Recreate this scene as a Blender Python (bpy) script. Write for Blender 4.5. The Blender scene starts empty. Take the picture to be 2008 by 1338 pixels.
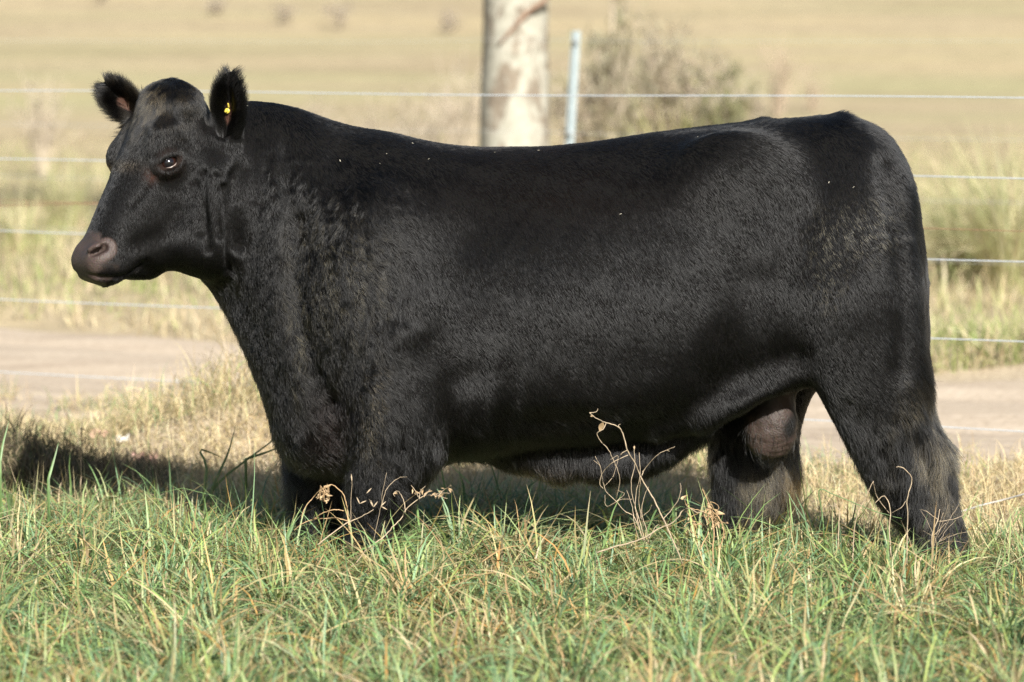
import bpy, math, random
import numpy as np
from mathutils import Vector

rng = np.random.default_rng(7)
random.seed(7)
scene = bpy.context.scene
COL = scene.collection

# ------------------------------------------------------------------ camera
F_PX = 6964.0            # focal length in photo pixels (2008 wide)
CAM_H = 1.74
PITCH = math.atan(569.0 / F_PX)
cam_data = bpy.data.cameras.new('camera')
cam_data.sensor_width = 36.0
cam_data.lens = 36.0 * F_PX / 2008.0
cam_data.clip_start = 0.5
cam_data.clip_end = 6000.0
cam_data.dof.use_dof = True
cam_data.dof.focus_distance = 11.75
cam_data.dof.aperture_fstop = 2.5
cam_data.dof.aperture_blades = 0
cam = bpy.data.objects.new('camera', cam_data)
COL.objects.link(cam)
cam.location = (0.0, 0.0, CAM_H)
cam.rotation_euler = (math.pi / 2 - PITCH, 0.0, 0.0)
scene.camera = cam

# ------------------------------------------------------------------ daylight
SUN_EL = math.radians(31.0)
SUN_AZ = math.radians(17.0)       # sun stands behind the camera, a little to its right
to_sun = Vector((math.sin(SUN_AZ) * math.cos(SUN_EL), -math.cos(SUN_AZ) * math.cos(SUN_EL), math.sin(SUN_EL)))
world = bpy.data.worlds.new('World')
scene.world = world
world.use_nodes = True
wn = world.node_tree
for n in list(wn.nodes):
    wn.nodes.remove(n)
w_out = wn.nodes.new('ShaderNodeOutputWorld')
w_bg = wn.nodes.new('ShaderNodeBackground')
w_sky = wn.nodes.new('ShaderNodeTexSky')
w_sky.sky_type = 'NISHITA'
w_sky.sun_disc = False
w_sky.sun_elevation = SUN_EL
w_sky.sun_rotation = math.pi - SUN_AZ
w_sky.air_density = 1.0
w_sky.dust_density = 1.5
w_bg.inputs['Strength'].default_value = 0.056
wn.links.new(w_sky.outputs[0], w_bg.inputs['Color'])
wn.links.new(w_bg.outputs[0], w_out.inputs['Surface'])

sun_data = bpy.data.lights.new('sun', 'SUN')
sun_data.energy = 5.0
sun_data.angle = math.radians(0.5)
sun_data.color = (1.0, 0.97, 0.91)
sun = bpy.data.objects.new('sun', sun_data)
COL.objects.link(sun)
sun.location = (10, -20, 20)
sun.rotation_euler = (-to_sun).to_track_quat('-Z', 'Y').to_euler()

vs = scene.view_settings
scene.display_settings.display_device = 'sRGB'
vs.view_transform = 'Standard'
vs.look = 'None'
vs.exposure = 1.1
vs.gamma = 1.0
vs.use_curve_mapping = False
scene.render.engine = 'CYCLES'
scene.cycles.max_bounces = 6
scene.cycles.transparent_max_bounces = 8
scene.cycles.use_denoising = True
scene.cycles.denoiser = 'OPENIMAGEDENOISE'
scene.cycles.denoising_prefilter = 'NONE'
scene.cycles_curves.shape = 'RIBBONS'
scene.cycles_curves.subdivisions = 2


# ------------------------------------------------------------------ helpers
def P(px, py, Y):
    """World point at depth Y seen at photo pixel (px, py); works on arrays."""
    u = (np.asarray(px, float) - 1004.0) / F_PX
    v = (669.0 - np.asarray(py, float)) / F_PX
    c, s = math.cos(PITCH), math.sin(PITCH)
    dy = c + v * s
    dz = v * c - s
    t = np.asarray(Y, float) / dy
    return np.stack(np.broadcast_arrays(u * t, np.asarray(Y, float), CAM_H + dz * t), -1)


def to_px(p):
    """Photo pixel of world points (n,3)."""
    c, s = math.cos(PITCH), math.sin(PITCH)
    x = p[:, 0]; y = p[:, 1]; z = p[:, 2] - CAM_H
    f = y * c - z * s
    up = y * s + z * c
    return 1004.0 + F_PX * x / f, 669.0 - F_PX * up / f


def sstep(a, b, x):
    t = np.clip((x - a) / (b - a), 0, 1)
    return t * t * (3 - 2 * t)


def snoise(p, freq, seed=0, octaves=3):
    """Cheap smooth pseudo noise in -1..1 from summed sines; p is (n,d)."""
    r = np.random.default_rng(seed)
    out = np.zeros(len(p)); amp = 1.0; tot = 0.0
    for _ in range(octaves):
        for _k in range(4):
            d = r.normal(size=p.shape[1]); d /= np.linalg.norm(d)
            out += amp * np.sin(p @ d * freq * r.uniform(.7, 1.4) + r.uniform(0, 6.28))
            tot += amp * .5
        freq *= 2.1; amp *= .55
    return out / tot


def link(o, parent=None):
    COL.objects.link(o)
    if parent is not None:
        o.parent = parent
    return o


def tag(o, label=None, cat=None, group=None, kind=None):
    if label: o['label'] = label
    if cat: o['category'] = cat
    if group: o['group'] = group
    if kind: o['kind'] = kind
    return o


def empty(name, loc=(0, 0, 0)):
    o = bpy.data.objects.new(name, None)
    o.empty_display_size = 0.1
    o.location = loc
    return link(o)


def mesh_obj(name, verts, faces, mat, parent=None, smooth=True, origin=None):
    """faces: (n,3)/(n,4) int array or a list of tuples."""
    verts = np.asarray(verts, np.float32)
    if origin is not None:
        verts = verts - np.asarray(origin, np.float32)
    me = bpy.data.meshes.new(name)
    if isinstance(faces, np.ndarray):
        n, k = faces.shape
        me.vertices.add(len(verts)); me.vertices.foreach_set('co', verts.ravel())
        me.loops.add(n * k); me.loops.foreach_set('vertex_index', faces.astype(np.int32).ravel())
        me.polygons.add(n)
        me.polygons.foreach_set('loop_start', np.arange(0, n * k, k, dtype=np.int32))
        me.update(calc_edges=True)
        me.validate()
    else:
        me.from_pydata([tuple(v) for v in verts], [], faces)
        me.update()
    if smooth:
        me.polygons.foreach_set('use_smooth', np.ones(len(me.polygons), bool))
    if mat is not None:
        me.materials.append(mat)
    o = bpy.data.objects.new(name, me)
    if origin is not None:
        o.location = origin
    return link(o, parent)


def set_color(me, name, cols):
    a = me.color_attributes.new(name, 'FLOAT_COLOR', 'POINT')
    c = np.ones((len(me.vertices), 4), np.float32)
    c[:, :3] = cols
    a.data.foreach_set('color', c.ravel())


def tube(points, radii, sides=6, cap=True):
    """Tube along a polyline -> (verts, faces)."""
    pts = np.asarray(points, float)
    n = len(pts)
    radii = np.broadcast_to(np.asarray(radii, float), (n,))
    tan = np.gradient(pts, axis=0)
    tan /= np.linalg.norm(tan, axis=1)[:, None] + 1e-9
    up = np.array([0.31, 0.23, 0.92])
    if abs(tan[0] @ up) > .9:
        up = np.array([1.0, 0.1, 0.0])
    V = []
    a = np.cross(tan[0], up); a /= np.linalg.norm(a)
    for i in range(n):
        a = a - tan[i] * (a @ tan[i]); a /= np.linalg.norm(a) + 1e-9
        b = np.cross(tan[i], a)
        for k in range(sides):
            th = 2 * math.pi * k / sides
            V.append(pts[i] + radii[i] * (math.cos(th) * a + math.sin(th) * b))
    Fc = []
    for i in range(n - 1):
        for k in range(sides):
            k2 = (k + 1) % sides
            Fc.append((i * sides + k, i * sides + k2, (i + 1) * sides + k2, (i + 1) * sides + k))
    if cap:
        Fc.append(tuple(range(sides - 1, -1, -1)))
        Fc.append(tuple((n - 1) * sides + k for k in range(sides)))
    return V, Fc


class MB:
    """Collects pieces into one mesh."""
    def __init__(self): self.v = []; self.f = []
    def add(self, vf):
        o = len(self.v)
        self.v += [tuple(p) for p in vf[0]]
        self.f += [tuple(i + o for i in q) for q in vf[1]]
        return self
    def build(self, name, mat, parent=None, smooth=True, origin=None):
        return mesh_obj(name, self.v, self.f, mat, parent, smooth, origin)


def smooth_line(pts, n):
    """Catmull-Rom resample of a polyline."""
    pts = np.asarray(pts, float)
    e = np.vstack([2 * pts[0] - pts[1], pts, 2 * pts[-1] - pts[-2]])
    t = np.linspace(0, len(pts) - 1 - 1e-6, n)
    i = t.astype(int); f = (t - i)[:, None]
    p0, p1, p2, p3 = e[i], e[i + 1], e[i + 2], e[i + 3]
    return .5 * (2 * p1 + (p2 - p0) * f + (2 * p0 - 5 * p1 + 4 * p2 - p3) * f ** 2 + (3 * p1 - p0 - 3 * p2 + p3) * f ** 3)


def new_mat(name):
    m = bpy.data.materials.new(name)
    m.use_nodes = True
    nt = m.node_tree
    b = nt.nodes['Principled BSDF']
    return m, nt, b


def node(nt, typ, **kw):
    n = nt.nodes.new(typ)
    for k, v in kw.items():
        if k in n.inputs.keys():
            n.inputs[k].default_value = v
        else:
            setattr(n, k, v)
    return n


def ramp(nt, fac, stops):
    r = nt.nodes.new('ShaderNodeValToRGB')
    el = r.color_ramp.elements
    while len(el) < len(stops): el.new(.5)
    for e, (p, c) in zip(el, stops):
        e.position = p
        e.color = (*c, 1.0) if not isinstance(c, (int, float)) else (c, c, c, 1.0)
    nt.links.new(fac, r.inputs['Fac'])
    return r.outputs['Color']


def plain_mat(name, color, rough=.6, noise_scale=30, var=.25, metallic=0.0, bump=0.0):
    m, nt, b = new_mat(name)
    tc = node(nt, 'ShaderNodeTexCoord')
    nz = node(nt, 'ShaderNodeTexNoise', Scale=noise_scale, Detail=5.0)
    nt.links.new(tc.outputs['Object'], nz.inputs['Vector'])
    lo = tuple(c * (1 - var) for c in color); hi = tuple(min(1, c * (1 + var)) for c in color)
    nt.links.new(ramp(nt, nz.outputs['Fac'], [(.3, lo), (.7, hi)]), b.inputs['Base Color'])
    b.inputs['Roughness'].default_value = rough
    b.inputs['Metallic'].default_value = metallic
    if bump:
        bp = node(nt, 'ShaderNodeBump', Strength=bump, Distance=.01)
        nt.links.new(nz.outputs['Fac'], bp.inputs['Height'])
        nt.links.new(bp.outputs['Normal'], b.inputs['Normal'])
    return m
# ------------------------------------------------------------------ the land
SL = .63                       # the track, both fences and the strips of grass all run this way


def S_(x, y):
    return y + SL * x


def terrain(x, y):
    x = np.asarray(x, float); y = np.asarray(y, float)
    s = S_(x, y)
    far = sstep(52, 420, y) * 46 + np.maximum(0, y - 420) * .03
    far = far + sstep(60, 300, y) * (1.6 * np.sin(x * .021 + 1.0) + 1.1 * np.sin(y * .034 + x * .013))
    mound = .24 * np.exp(-((x + 1.12) / .62) ** 2 - ((y - 15.0) / .45) ** 2)
    verge = .05 * np.exp(-((s - 15.2) / .8) ** 2) + .10 * sstep(20.2, 21.2, s)
    rut = -.03 * np.exp(-((s - 17.6) / .3) ** 2) - .03 * np.exp(-((s - 19.2) / .3) ** 2)
    bump = .012 * np.sin(x * 5.1 + 1.3 * np.sin(y * 3.3)) * np.sin(y * 4.3 + x) * sstep(60, 20, y)
    return far + mound + verge + rut + bump


def on_ground(px, py, y0=14.0, y1=700.0):
    """Where the line of sight through a photo pixel meets the land."""
    Y = np.geomspace(y0, y1, 4000)
    q = P(px, py, Y)
    k = np.argmax(q[:, 2] < terrain(q[:, 0], q[:, 1]))
    return q[k]


def build_land():
    xs = np.concatenate([-np.geomspace(900, 6.1, 40), np.linspace(-6, 6, 121), np.geomspace(6.1, 900, 40)])
    ys = np.concatenate([np.linspace(-40, 4, 12), np.linspace(5, 24, 150), np.geomspace(24.3, 1600, 130)])
    Xg, Yg = np.meshgrid(xs, ys, indexing='ij')
    Z = terrain(Xg, Yg)
    V = np.stack([Xg, Yg, Z], -1).reshape(-1, 3)
    nx, ny = Xg.shape
    idx = np.arange(nx * ny).reshape(nx, ny)
    Fq = np.stack([idx[:-1, :-1], idx[1:, :-1], idx[1:, 1:], idx[:-1, 1:]], -1).reshape(-1, 4)
    m, nt, b = new_mat('pasture_ground')
    tc = node(nt, 'ShaderNodeTexCoord')
    mp = node(nt, 'ShaderNodeMapping'); mp.inputs['Scale'].default_value = (.25, 1.0, 1.0); mp.inputs['Rotation'].default_value = (0, 0, .3)
    nt.links.new(tc.outputs['Object'], mp.inputs['Vector'])
    n1 = node(nt, 'ShaderNodeTexNoise', Scale=.085, Detail=5.0, Roughness=.6)
    n2 = node(nt, 'ShaderNodeTexNoise', Scale=1.6, Detail=6.0, Roughness=.65)
    n3 = node(nt, 'ShaderNodeTexNoise', Scale=38.0, Detail=4.0)
    nt.links.new(mp.outputs[0], n1.inputs['Vector']); nt.links.new(tc.outputs['Object'], n2.inputs['Vector']); nt.links.new(tc.outputs['Object'], n3.inputs['Vector'])
    straw = ramp(nt, n2.outputs['Fac'], [(.3, (.29, .235, .145)), (.5, (.35, .285, .18)), (.72, (.41, .335, .21))])
    green = ramp(nt, n2.outputs['Fac'], [(.3, (.26, .265, .125)), (.7, (.35, .335, .17))])
    n5 = node(nt, 'ShaderNodeTexNoise', Scale=.32, Detail=4.0, Roughness=.6)
    nt.links.new(mp.outputs[0], n5.inputs['Vector'])
    tone = ramp(nt, n5.outputs['Fac'], [(.35, (.80, .77, .76)), (.5, (1, 1, 1)), (.66, (1.12, 1.10, 1.02))])
    mt = node(nt, 'ShaderNodeMix', data_type='RGBA', blend_type='MULTIPLY'); mt.inputs['Factor'].default_value = .9
    nt.links.new(straw, mt.inputs[6]); nt.links.new(tone, mt.inputs[7]); straw = mt.outputs[2]
    mk = ramp(nt, n1.outputs['Fac'], [(.46, 0.0), (.62, .6)])
    mx = node(nt, 'ShaderNodeMix', data_type='RGBA')
    nt.links.new(mk, mx.inputs[0]); nt.links.new(straw, mx.inputs[6]); nt.links.new(green, mx.inputs[7])
    # bare soil and thatch below the near grass
    sp = node(nt, 'ShaderNodeSeparateXYZ'); nt.links.new(tc.outputs['Object'], sp.inputs[0])
    nearm = node(nt, 'ShaderNodeMapRange'); nearm.inputs['From Min'].default_value = 19; nearm.inputs['From Max'].default_value = 24
    nt.links.new(sp.outputs['Y'], nearm.inputs['Value'])
    soil = ramp(nt, n3.outputs['Fac'], [(.35, (.035, .038, .018)), (.5, (.09, .095, .045)), (.7, (.20, .18, .09))])
    # trodden pale earth towards the track
    ml = node(nt, 'ShaderNodeMath', operation='MULTIPLY_ADD'); ml.inputs[1].default_value = SL
    nt.links.new(sp.outputs['X'], ml.inputs[0]); nt.links.new(sp.outputs['Y'], ml.inputs[2])
    pm = node(nt, 'ShaderNodeMapRange'); pm.inputs['From Min'].default_value = 12.6; pm.inputs['From Max'].default_value = 13.8
    nt.links.new(ml.outputs[0], pm.inputs['Value'])
    earth = ramp(nt, n3.outputs['Fac'], [(.3, (.26, .205, .135)), (.5, (.38, .31, .22)), (.7, (.47, .39, .28))])
    m3 = node(nt, 'ShaderNodeMix', data_type='RGBA')
    nt.links.new(pm.outputs[0], m3.inputs[0]); nt.links.new(soil, m3.inputs[6]); nt.links.new(earth, m3.inputs[7])
    soil = m3.outputs[2]
    m2 = node(nt, 'ShaderNodeMix', data_type='RGBA')
    nt.links.new(nearm.outputs[0], m2.inputs[0]); nt.links.new(soil, m2.inputs[6]); nt.links.new(mx.outputs[2], m2.inputs[7])
    nt.links.new(m2.outputs[2], b.inputs['Base Color'])
    b.inputs['Roughness'].default_value = .95; b.inputs['Specular IOR Level'].default_value = .1
    bp = node(nt, 'ShaderNodeBump', Strength=.6, Distance=.03)
    nt.links.new(n3.outputs['Fac'], bp.inputs['Height']); nt.links.new(bp.outputs['Normal'], b.inputs['Normal'])
    g = mesh_obj('ground', V, Fq, m)
    tag(g, 'pasture ground rising to dry hills', kind='structure')

    # the dirt track, a sheet of its own just above the ground
    t = np.linspace(-60, 60, 361); c = np.linspace(0, 1, 41)
    Tg, Cg = np.meshgrid(t, c, indexing='ij')
    wob0 = .10 * np.sin(Tg * 1.9) + .07 * np.sin(Tg * 4.7 + 1); wob1 = .10 * np.sin(Tg * 1.6 + 2) + .06 * np.sin(Tg * 5.3)
    s = (15.0 + wob0) * (1 - Cg) + (20.40 + wob1) * Cg
    X = Tg; Y = s - SL * X
    Z = terrain(X, Y) + .004 + .012 * np.sin(np.pi * Cg) - .04 * np.exp(-(np.minimum(Cg, 1 - Cg) / .012) ** 2) + .006 * np.sin(X * 9 + Y * 3) * np.sin(Y * 11)
    V = np.stack([X, Y, Z], -1).reshape(-1, 3)
    idx = np.arange(Tg.size).reshape(Tg.shape)
    Fq = np.stack([idx[:-1, :-1], idx[1:, :-1], idx[1:, 1:], idx[:-1, 1:]], -1).reshape(-1, 4)
    m, nt, b = new_mat('track_dirt')
    tc = node(nt, 'ShaderNodeTexCoord')
    mp = node(nt, 'ShaderNodeMapping'); mp.inputs['Rotation'].default_value = (0, 0, .56); mp.inputs['Scale'].default_value = (.35, 1.6, 1)
    nt.links.new(tc.outputs['Object'], mp.inputs['Vector'])
    n1 = node(nt, 'ShaderNodeTexNoise', Scale=1.8, Detail=7.0, Roughness=.6)
    n2 = node(nt, 'ShaderNodeTexNoise', Scale=26.0, Detail=5.0)
    nt.links.new(mp.outputs[0], n1.inputs['Vector']); nt.links.new(tc.outputs['Object'], n2.inputs['Vector'])
    c1 = ramp(nt, n1.outputs['Fac'], [(.25, (.32, .255, .19)), (.45, (.43, .35, .265)), (.62, (.49, .405, .31)), (.8, (.55, .46, .36))])
    c2 = ramp(nt, n2.outputs['Fac'], [(.3, (.78, .76, .73)), (.6, (1, 1, 1))])
    mx = node(nt, 'ShaderNodeMix', data_type='RGBA', blend_type='MULTIPLY'); mx.inputs['Factor'].default_value = .8
    nt.links.new(c1, mx.inputs[6]); nt.links.new(c2, mx.inputs[7]); nt.links.new(mx.outputs[2], b.inputs['Base Color'])
    b.inputs['Roughness'].default_value = .95; b.inputs['Specular IOR Level'].default_value = .1
    bp = node(nt, 'ShaderNodeBump', Strength=.5, Distance=.02)
    nt.links.new(n2.outputs['Fac'], bp.inputs['Height']); nt.links.new(bp.outputs['Normal'], b.inputs['Normal'])
    r = mesh_obj('dirt_track', V, Fq, m)
    tag(r, 'pale bare dirt track beyond the wire fence', kind='structure')


# ------------------------------------------------------------------ grass
def leaf_material(name, attr, trans=.35, rough=.5, spec=.35):
    m = bpy.data.materials.new(name); m.use_nodes = True
    nt = m.node_tree
    b = nt.nodes['Principled BSDF']; out = nt.nodes['Material Output']
    if attr:
        at = node(nt, 'ShaderNodeVertexColor', layer_name=attr); col = at.outputs['Color']
    b.inputs['Roughness'].default_value = rough
    b.inputs['Specular IOR Level'].default_value = spec
    tr = nt.nodes.new('ShaderNodeBsdfTranslucent')
    nt.links.new(col, b.inputs['Base Color']); nt.links.new(col, tr.inputs['Color'])
    mix = nt.nodes.new('ShaderNodeMixShader'); mix.inputs[0].default_value = trans
    nt.links.new(b.outputs[0], mix.inputs[1]); nt.links.new(tr.outputs[0], mix.inputs[2])
    nt.links.new(mix.outputs[0], out.inputs['Surface'])
    return m


def blades(base, length, width, az, lean, curl, color, segs=4, droop=0.0, tipcolor=None, kink=0.0):
    """Many grass blades at once -> verts, quads, colours."""
    n = len(base)
    s = np.linspace(0, 1, segs + 1)
    pos = np.zeros((n, segs + 1, 3)); pos[:, 0] = base
    d = np.stack([np.cos(az), np.sin(az)], 1)
    side = np.stack([-np.sin(az), np.cos(az), np.zeros(n)], 1)
    az2 = az.copy()
    for i in range(1, segs + 1):
        th = lean + curl * (i - .5) / segs + droop * ((i - .5) / segs) ** 2
        az2 = az2 + kink * rng.normal(0, 1, n)
        st = (length / segs)[:, None]
        pos[:, i] = pos[:, i - 1] + st * np.stack([np.sin(th) * np.cos(az2), np.sin(th) * np.sin(az2), np.cos(th)], 1)
    wprof = np.minimum(1, .55 + 1.6 * s) * (1 - s ** 2.2) + .03
    tw = rng.uniform(-.9, .9, n)
    sd = side * np.cos(tw)[:, None] + np.array([0, 0, 1.0]) * np.sin(tw)[:, None] * .6
    w = (width / 2)[:, None, None] * wprof[None, :, None] * sd[:, None, :]
    V = np.stack([pos - w, pos + w], 2).reshape(n, -1, 3)
    k = 2 * (segs + 1)
    f = np.array([[2 * i, 2 * i + 1, 2 * i + 3, 2 * i + 2] for i in range(segs)])
    Fq = (np.arange(n)[:, None, None] * k + f[None]).reshape(-1, 4)
    c = np.repeat(color[:, None, :], k, 1)
    if tipcolor is not None:
        sv = np.repeat(s, 2)[None, :, None] ** 1.5
        c = c * (1 - sv) + tipcolor[:, None, :] * sv
    return V.reshape(-1, 3), Fq, c.reshape(-1, 3)


def pick(pal, weights, n, jit=.18):
    pal = np.array(pal); w = np.array(weights, float); w /= w.sum()
    c = pal[rng.choice(len(pal), n, p=w)]
    return np.clip(c * rng.uniform(1 - jit, 1 + jit, (n, 1)) * rng.uniform(.94, 1.06, (n, 3)), 0, 1)


GREENS = [(.165, .268, .100), (.180, .280, .145), (.230, .330, .125), (.285, .345, .110), (.118, .195, .098), (.310, .360, .165)]
STRAWS = [(.46, .36, .19), (.40, .29, .13), (.52, .43, .25), (.36, .25, .12), (.44, .26, .09), (.30, .24, .14)]


def scatter(n, y0, y1, margin=.55):
    """points over the strip of land in view, with a margin to either side"""
    y = rng.uniform(y0, y1, n * 2)
    keep = rng.random(n * 2) < y / y1
    y = y[keep][:n]
    half = y * (1004 / F_PX) + margin
    x = rng.uniform(-1, 1, len(y)) * half
    return x, y


def build_grass():
    # --- green sward in front of and round the bull, in clumps
    def edge(x): return 12.75 - .42 * x + .55 * np.exp(-((x - .25) / .75) ** 2)
    nc = 4300
    cx, cy = scatter(nc, 8.3, 13.9, .95)
    e = edge(cx) + .22 * np.sin(cx * 5) + .15 * np.sin(cx * 11 + 2)
    k = cy < e + rng.normal(0, .12, len(cx)); cx, cy = cx[k], cy[k]
    per = rng.integers(12, 34, len(cx))
    ci = np.repeat(np.arange(len(cx)), per)
    n = len(ci)
    r = np.abs(rng.normal(0, .045, n)); a = rng.uniform(0, 2 * np.pi, n)
    x = cx[ci] + r * np.cos(a); y = cy[ci] + r * np.sin(a)
    p2 = np.stack([x, y], 1)
    lush = snoise(p2, 3.2, 41, 3)
    lie = (np.where(rng.random(len(cx)) < .5, 0, np.pi) + rng.normal(0, .55, len(cx)))[ci]
    az = np.where(rng.random(n) < .35, a + rng.normal(0, .6, n), lie + rng.normal(0, .6, n))
    near_edge = np.exp(-((y - e[ci] + .1) / .45) ** 2)
    ln = rng.uniform(.07, .19, n) * (1 + .5 * lush) * (1 + .45 * near_edge)
    tall = rng.random(n) < .03
    ln = np.where(tall, ln * 1.35, ln) * (1 - .35 * np.exp(-((x - 1.50) / .35) ** 2 - ((y - 11.6) / .5) ** 2))
    wd = rng.uniform(.0050, .0125, n)
    lean = np.clip(rng.normal(1.10, .36, n), .1, 1.5); curl = rng.normal(.55, .75, n)
    lean = np.where(tall, lean * .5, lean)
    base = np.stack([x, y, terrain(x, y) - .004], 1)
    dry = snoise(p2, 2.2, 43, 3) + .35 * sstep(0, 2.0, x) + .25 * snoise(p2, 9, 44, 2)
    isdry = rng.random(n) < np.clip(.12 + .17 * dry, .03, .55)
    col = np.where(isdry[:, None], pick(STRAWS, (3, 2, 3, 2, 1, 2), n), pick(GREENS, (2, 3, 3, 2, 2, 2), n))
    tip = np.where((rng.random(n) < .22)[:, None], pick(STRAWS, (2, 3, 2, 1, 2, 0), n), col * 1.12)
    v1 = blades(base, ln, wd, az, lean, curl, col, 4, .2, tip, .10)
    # fuller tufts that arch over and shade their own feet
    nt_ = 330
    tx, ty = scatter(nt_, 8.6, 13.4, .6); k = ty < edge(tx) - .05 + .2 * np.sin(tx * 5); tx, ty = tx[k], ty[k]
    ti = np.repeat(np.arange(len(tx)), rng.integers(26, 60, len(tx))); n = len(ti)
    a = rng.uniform(0, 2 * np.pi, n); r = .05 * np.sqrt(rng.random(n))
    comb = rng.uniform(0, 6.28, len(tx))[ti]
    az_ = a + .8 * np.sin(comb - a) + rng.normal(0, .25, n)
    x = tx[ti] + r * np.cos(a); y = ty[ti] + r * np.sin(a)
    size = rng.uniform(.7, 1.25, len(tx))[ti]
    dryt = (rng.random(len(tx)) < .16)[ti]
    hoofs = 1 - .45 * np.exp(-((x - 1.50) / .35) ** 2 - ((y - 11.6) / .5) ** 2)
    colt = np.where((dryt | (rng.random(n) < .10))[:, None], pick(STRAWS, (3, 2, 3, 2, 1, 2), n), pick(GREENS, (3, 3, 3, 2, 2, 2), n))
    tipt = np.where((rng.random(n) < .25)[:, None], pick(STRAWS, (2, 3, 2, 1, 2, 0), n), colt * 1.1)
    v1b = blades(np.stack([x, y, terrain(x, y) - .005], 1), rng.uniform(.15, .30, n) * size * hoofs, rng.uniform(.005, .011, n), az_, np.abs(rng.normal(.45, .28, n)), rng.normal(1.15, .6, n), colt, 5, .35, tipt, .16)

    # thatch: flat dead leaves between the clumps
    n = 34000
    x, y = scatter(n, 8.3, 13.9, .95); k = y < edge(x) + .15; x, y = x[k], y[k]; n = len(x)
    base = np.stack([x, y, terrain(x, y) + rng.uniform(.0, .045, n)], 1)
    col = np.where((rng.random(n) < .62)[:, None], pick(STRAWS, (3, 2, 2, 3, 1, 4), n), pick(GREENS, (2, 2, 2, 2, 3, 1), n))
    v2 = blades(base, rng.uniform(.04, .12, n), rng.uniform(.003, .006, n), rng.uniform(0, 6.28, n), rng.uniform(1.1, 1.6, n), rng.normal(0, .5, n), col, 3, 0, None, .25)
    # long loose blades fallen across everything
    n = 2600
    x, y = scatter(n, 8.6, 13.0, .6); k = y < edge(x) - .1; x, y = x[k], y[k]; n = len(x)
    colx = np.where((rng.random(n) < .45)[:, None], pick(STRAWS, (4, 3, 4, 2, 2, 1), n), pick(GREENS, (2, 2, 3, 3, 1, 3), n))
    v1c = blades(np.stack([x, y, terrain(x, y) + rng.uniform(.02, .10, n)], 1), rng.uniform(.15, .36, n), rng.uniform(.003, .008, n), np.where(rng.random(n) < .5, 0, np.pi) + rng.normal(0, .8, n), rng.uniform(.7, 1.35, n), rng.normal(.5, .5, n), colx, 6, .3, None, .10)
    join_blades('green_grass', [v1, v1b, v1c, v2], leaf_material('grass_leaf', 'blade_color', .30, .45, .4), 'short green pasture grass mixed with straw in the foreground')

    # --- dry curled grass between the bull and the track
    n = 125000
    x, y = scatter(n, 11.6, 17.8, .9)
    s = S_(x, y)
    p2 = np.stack([x, y], 1)
    mnd = np.exp(-((x + 1.12) / .70) ** 2 - ((y - 15.2) / .8) ** 2)
    lim = 15.05 - .50 * sstep(-1.2, -2.0, x) + 1.3 * mnd
    k = (y > edge(x) - .35 - .2 * rng.random(len(x))) & ((s < lim + .25 * snoise(p2, 5, 51, 2)) | ((s < lim + 1.1) & (snoise(p2, 6, 52, 2) > .45)))
    x, y, s, p2 = x[k], y[k], s[k], p2[k]; n = len(x)
    mound = np.exp(-((x + 1.12) / .62) ** 2 - ((y - 15.0) / .5) ** 2)
    leftc = 0 * x
    ln = rng.uniform(.06, .17, n) * (1 + .9 * mound + 1.0 * leftc) * (1 + .25 * snoise(p2, 6, 53, 2))
    g = rng.random(n) < np.clip(.10 + .16 * snoise(p2, 3, 54, 2), .02, .4)
    col = np.where(g[:, None], pick(GREENS, (1, 1, 3, 3, 1, 3), n), pick([(.58, .47, .27), (.50, .40, .22), (.62, .53, .33), (.42, .33, .18), (.34, .28, .17)], (4, 4, 3, 2, 1), n))
    base = np.stack([x, y, terrain(x, y) + rng.uniform(-.005, .05, n) * (1 + 2 * mound)], 1)
    v3 = blades(base, ln, rng.uniform(.0026, .0050, n), rng.uniform(0, 6.28, n), np.clip(rng.normal(.6, .45, n), 0, 1.4), rng.normal(1.3, .8, n), col, 4, .3, None, .30)
    # dead thicket at the left, coloured darker to deepen the head's shadow on it
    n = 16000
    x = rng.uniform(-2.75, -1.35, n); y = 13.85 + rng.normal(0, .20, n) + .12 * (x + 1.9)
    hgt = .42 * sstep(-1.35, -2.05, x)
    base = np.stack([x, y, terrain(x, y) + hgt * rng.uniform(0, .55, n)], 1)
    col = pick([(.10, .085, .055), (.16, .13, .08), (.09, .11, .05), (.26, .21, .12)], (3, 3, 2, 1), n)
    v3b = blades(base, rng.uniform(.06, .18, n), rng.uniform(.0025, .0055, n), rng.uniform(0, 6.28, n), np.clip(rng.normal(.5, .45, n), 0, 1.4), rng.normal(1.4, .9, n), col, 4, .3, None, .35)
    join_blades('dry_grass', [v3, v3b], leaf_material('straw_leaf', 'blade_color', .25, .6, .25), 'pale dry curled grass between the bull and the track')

    # --- rough grass beyond the track
    n = 52000
    y = rng.uniform(19, 62, n) ** 1.0
    y = 19 + 43 * rng.random(n) ** 1.7
    half = y * (1004 / F_PX) + 1.2
    x = rng.uniform(-1, 1, n) * half
    s = S_(x, y); p2 = np.stack([x, y], 1)
    k = s > 20.25 + .25 * snoise(p2, 4, 61, 2); x, y, s, p2 = x[k], y[k], s[k], p2[k]; n = len(x)
    patch = snoise(p2 * np.array([.5, 1.0]), 1.3, 62, 3)
    # a fresher green strip along the far verge, stronger to the right
    strip = np.exp(-((s - 21.6) / .55) ** 2) * (.35 + .6 * sstep(0, 3, x)) + .55 * np.exp(-((s - 23.0) / .4) ** 2) * sstep(-1, -3, x)
    g = rng.random(n) < np.clip(.22 + .30 * patch + .75 * strip, .04, .95)
    col = np.where(g[:, None], pick([(.25, .32, .09), (.30, .36, .12), (.21, .27, .09), (.35, .37, .16)], (2, 2, 1, 2), n), pick([(.54, .45, .27), (.48, .41, .25), (.60, .51, .33), (.42, .35, .22)], (3, 3, 2, 1), n))
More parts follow.
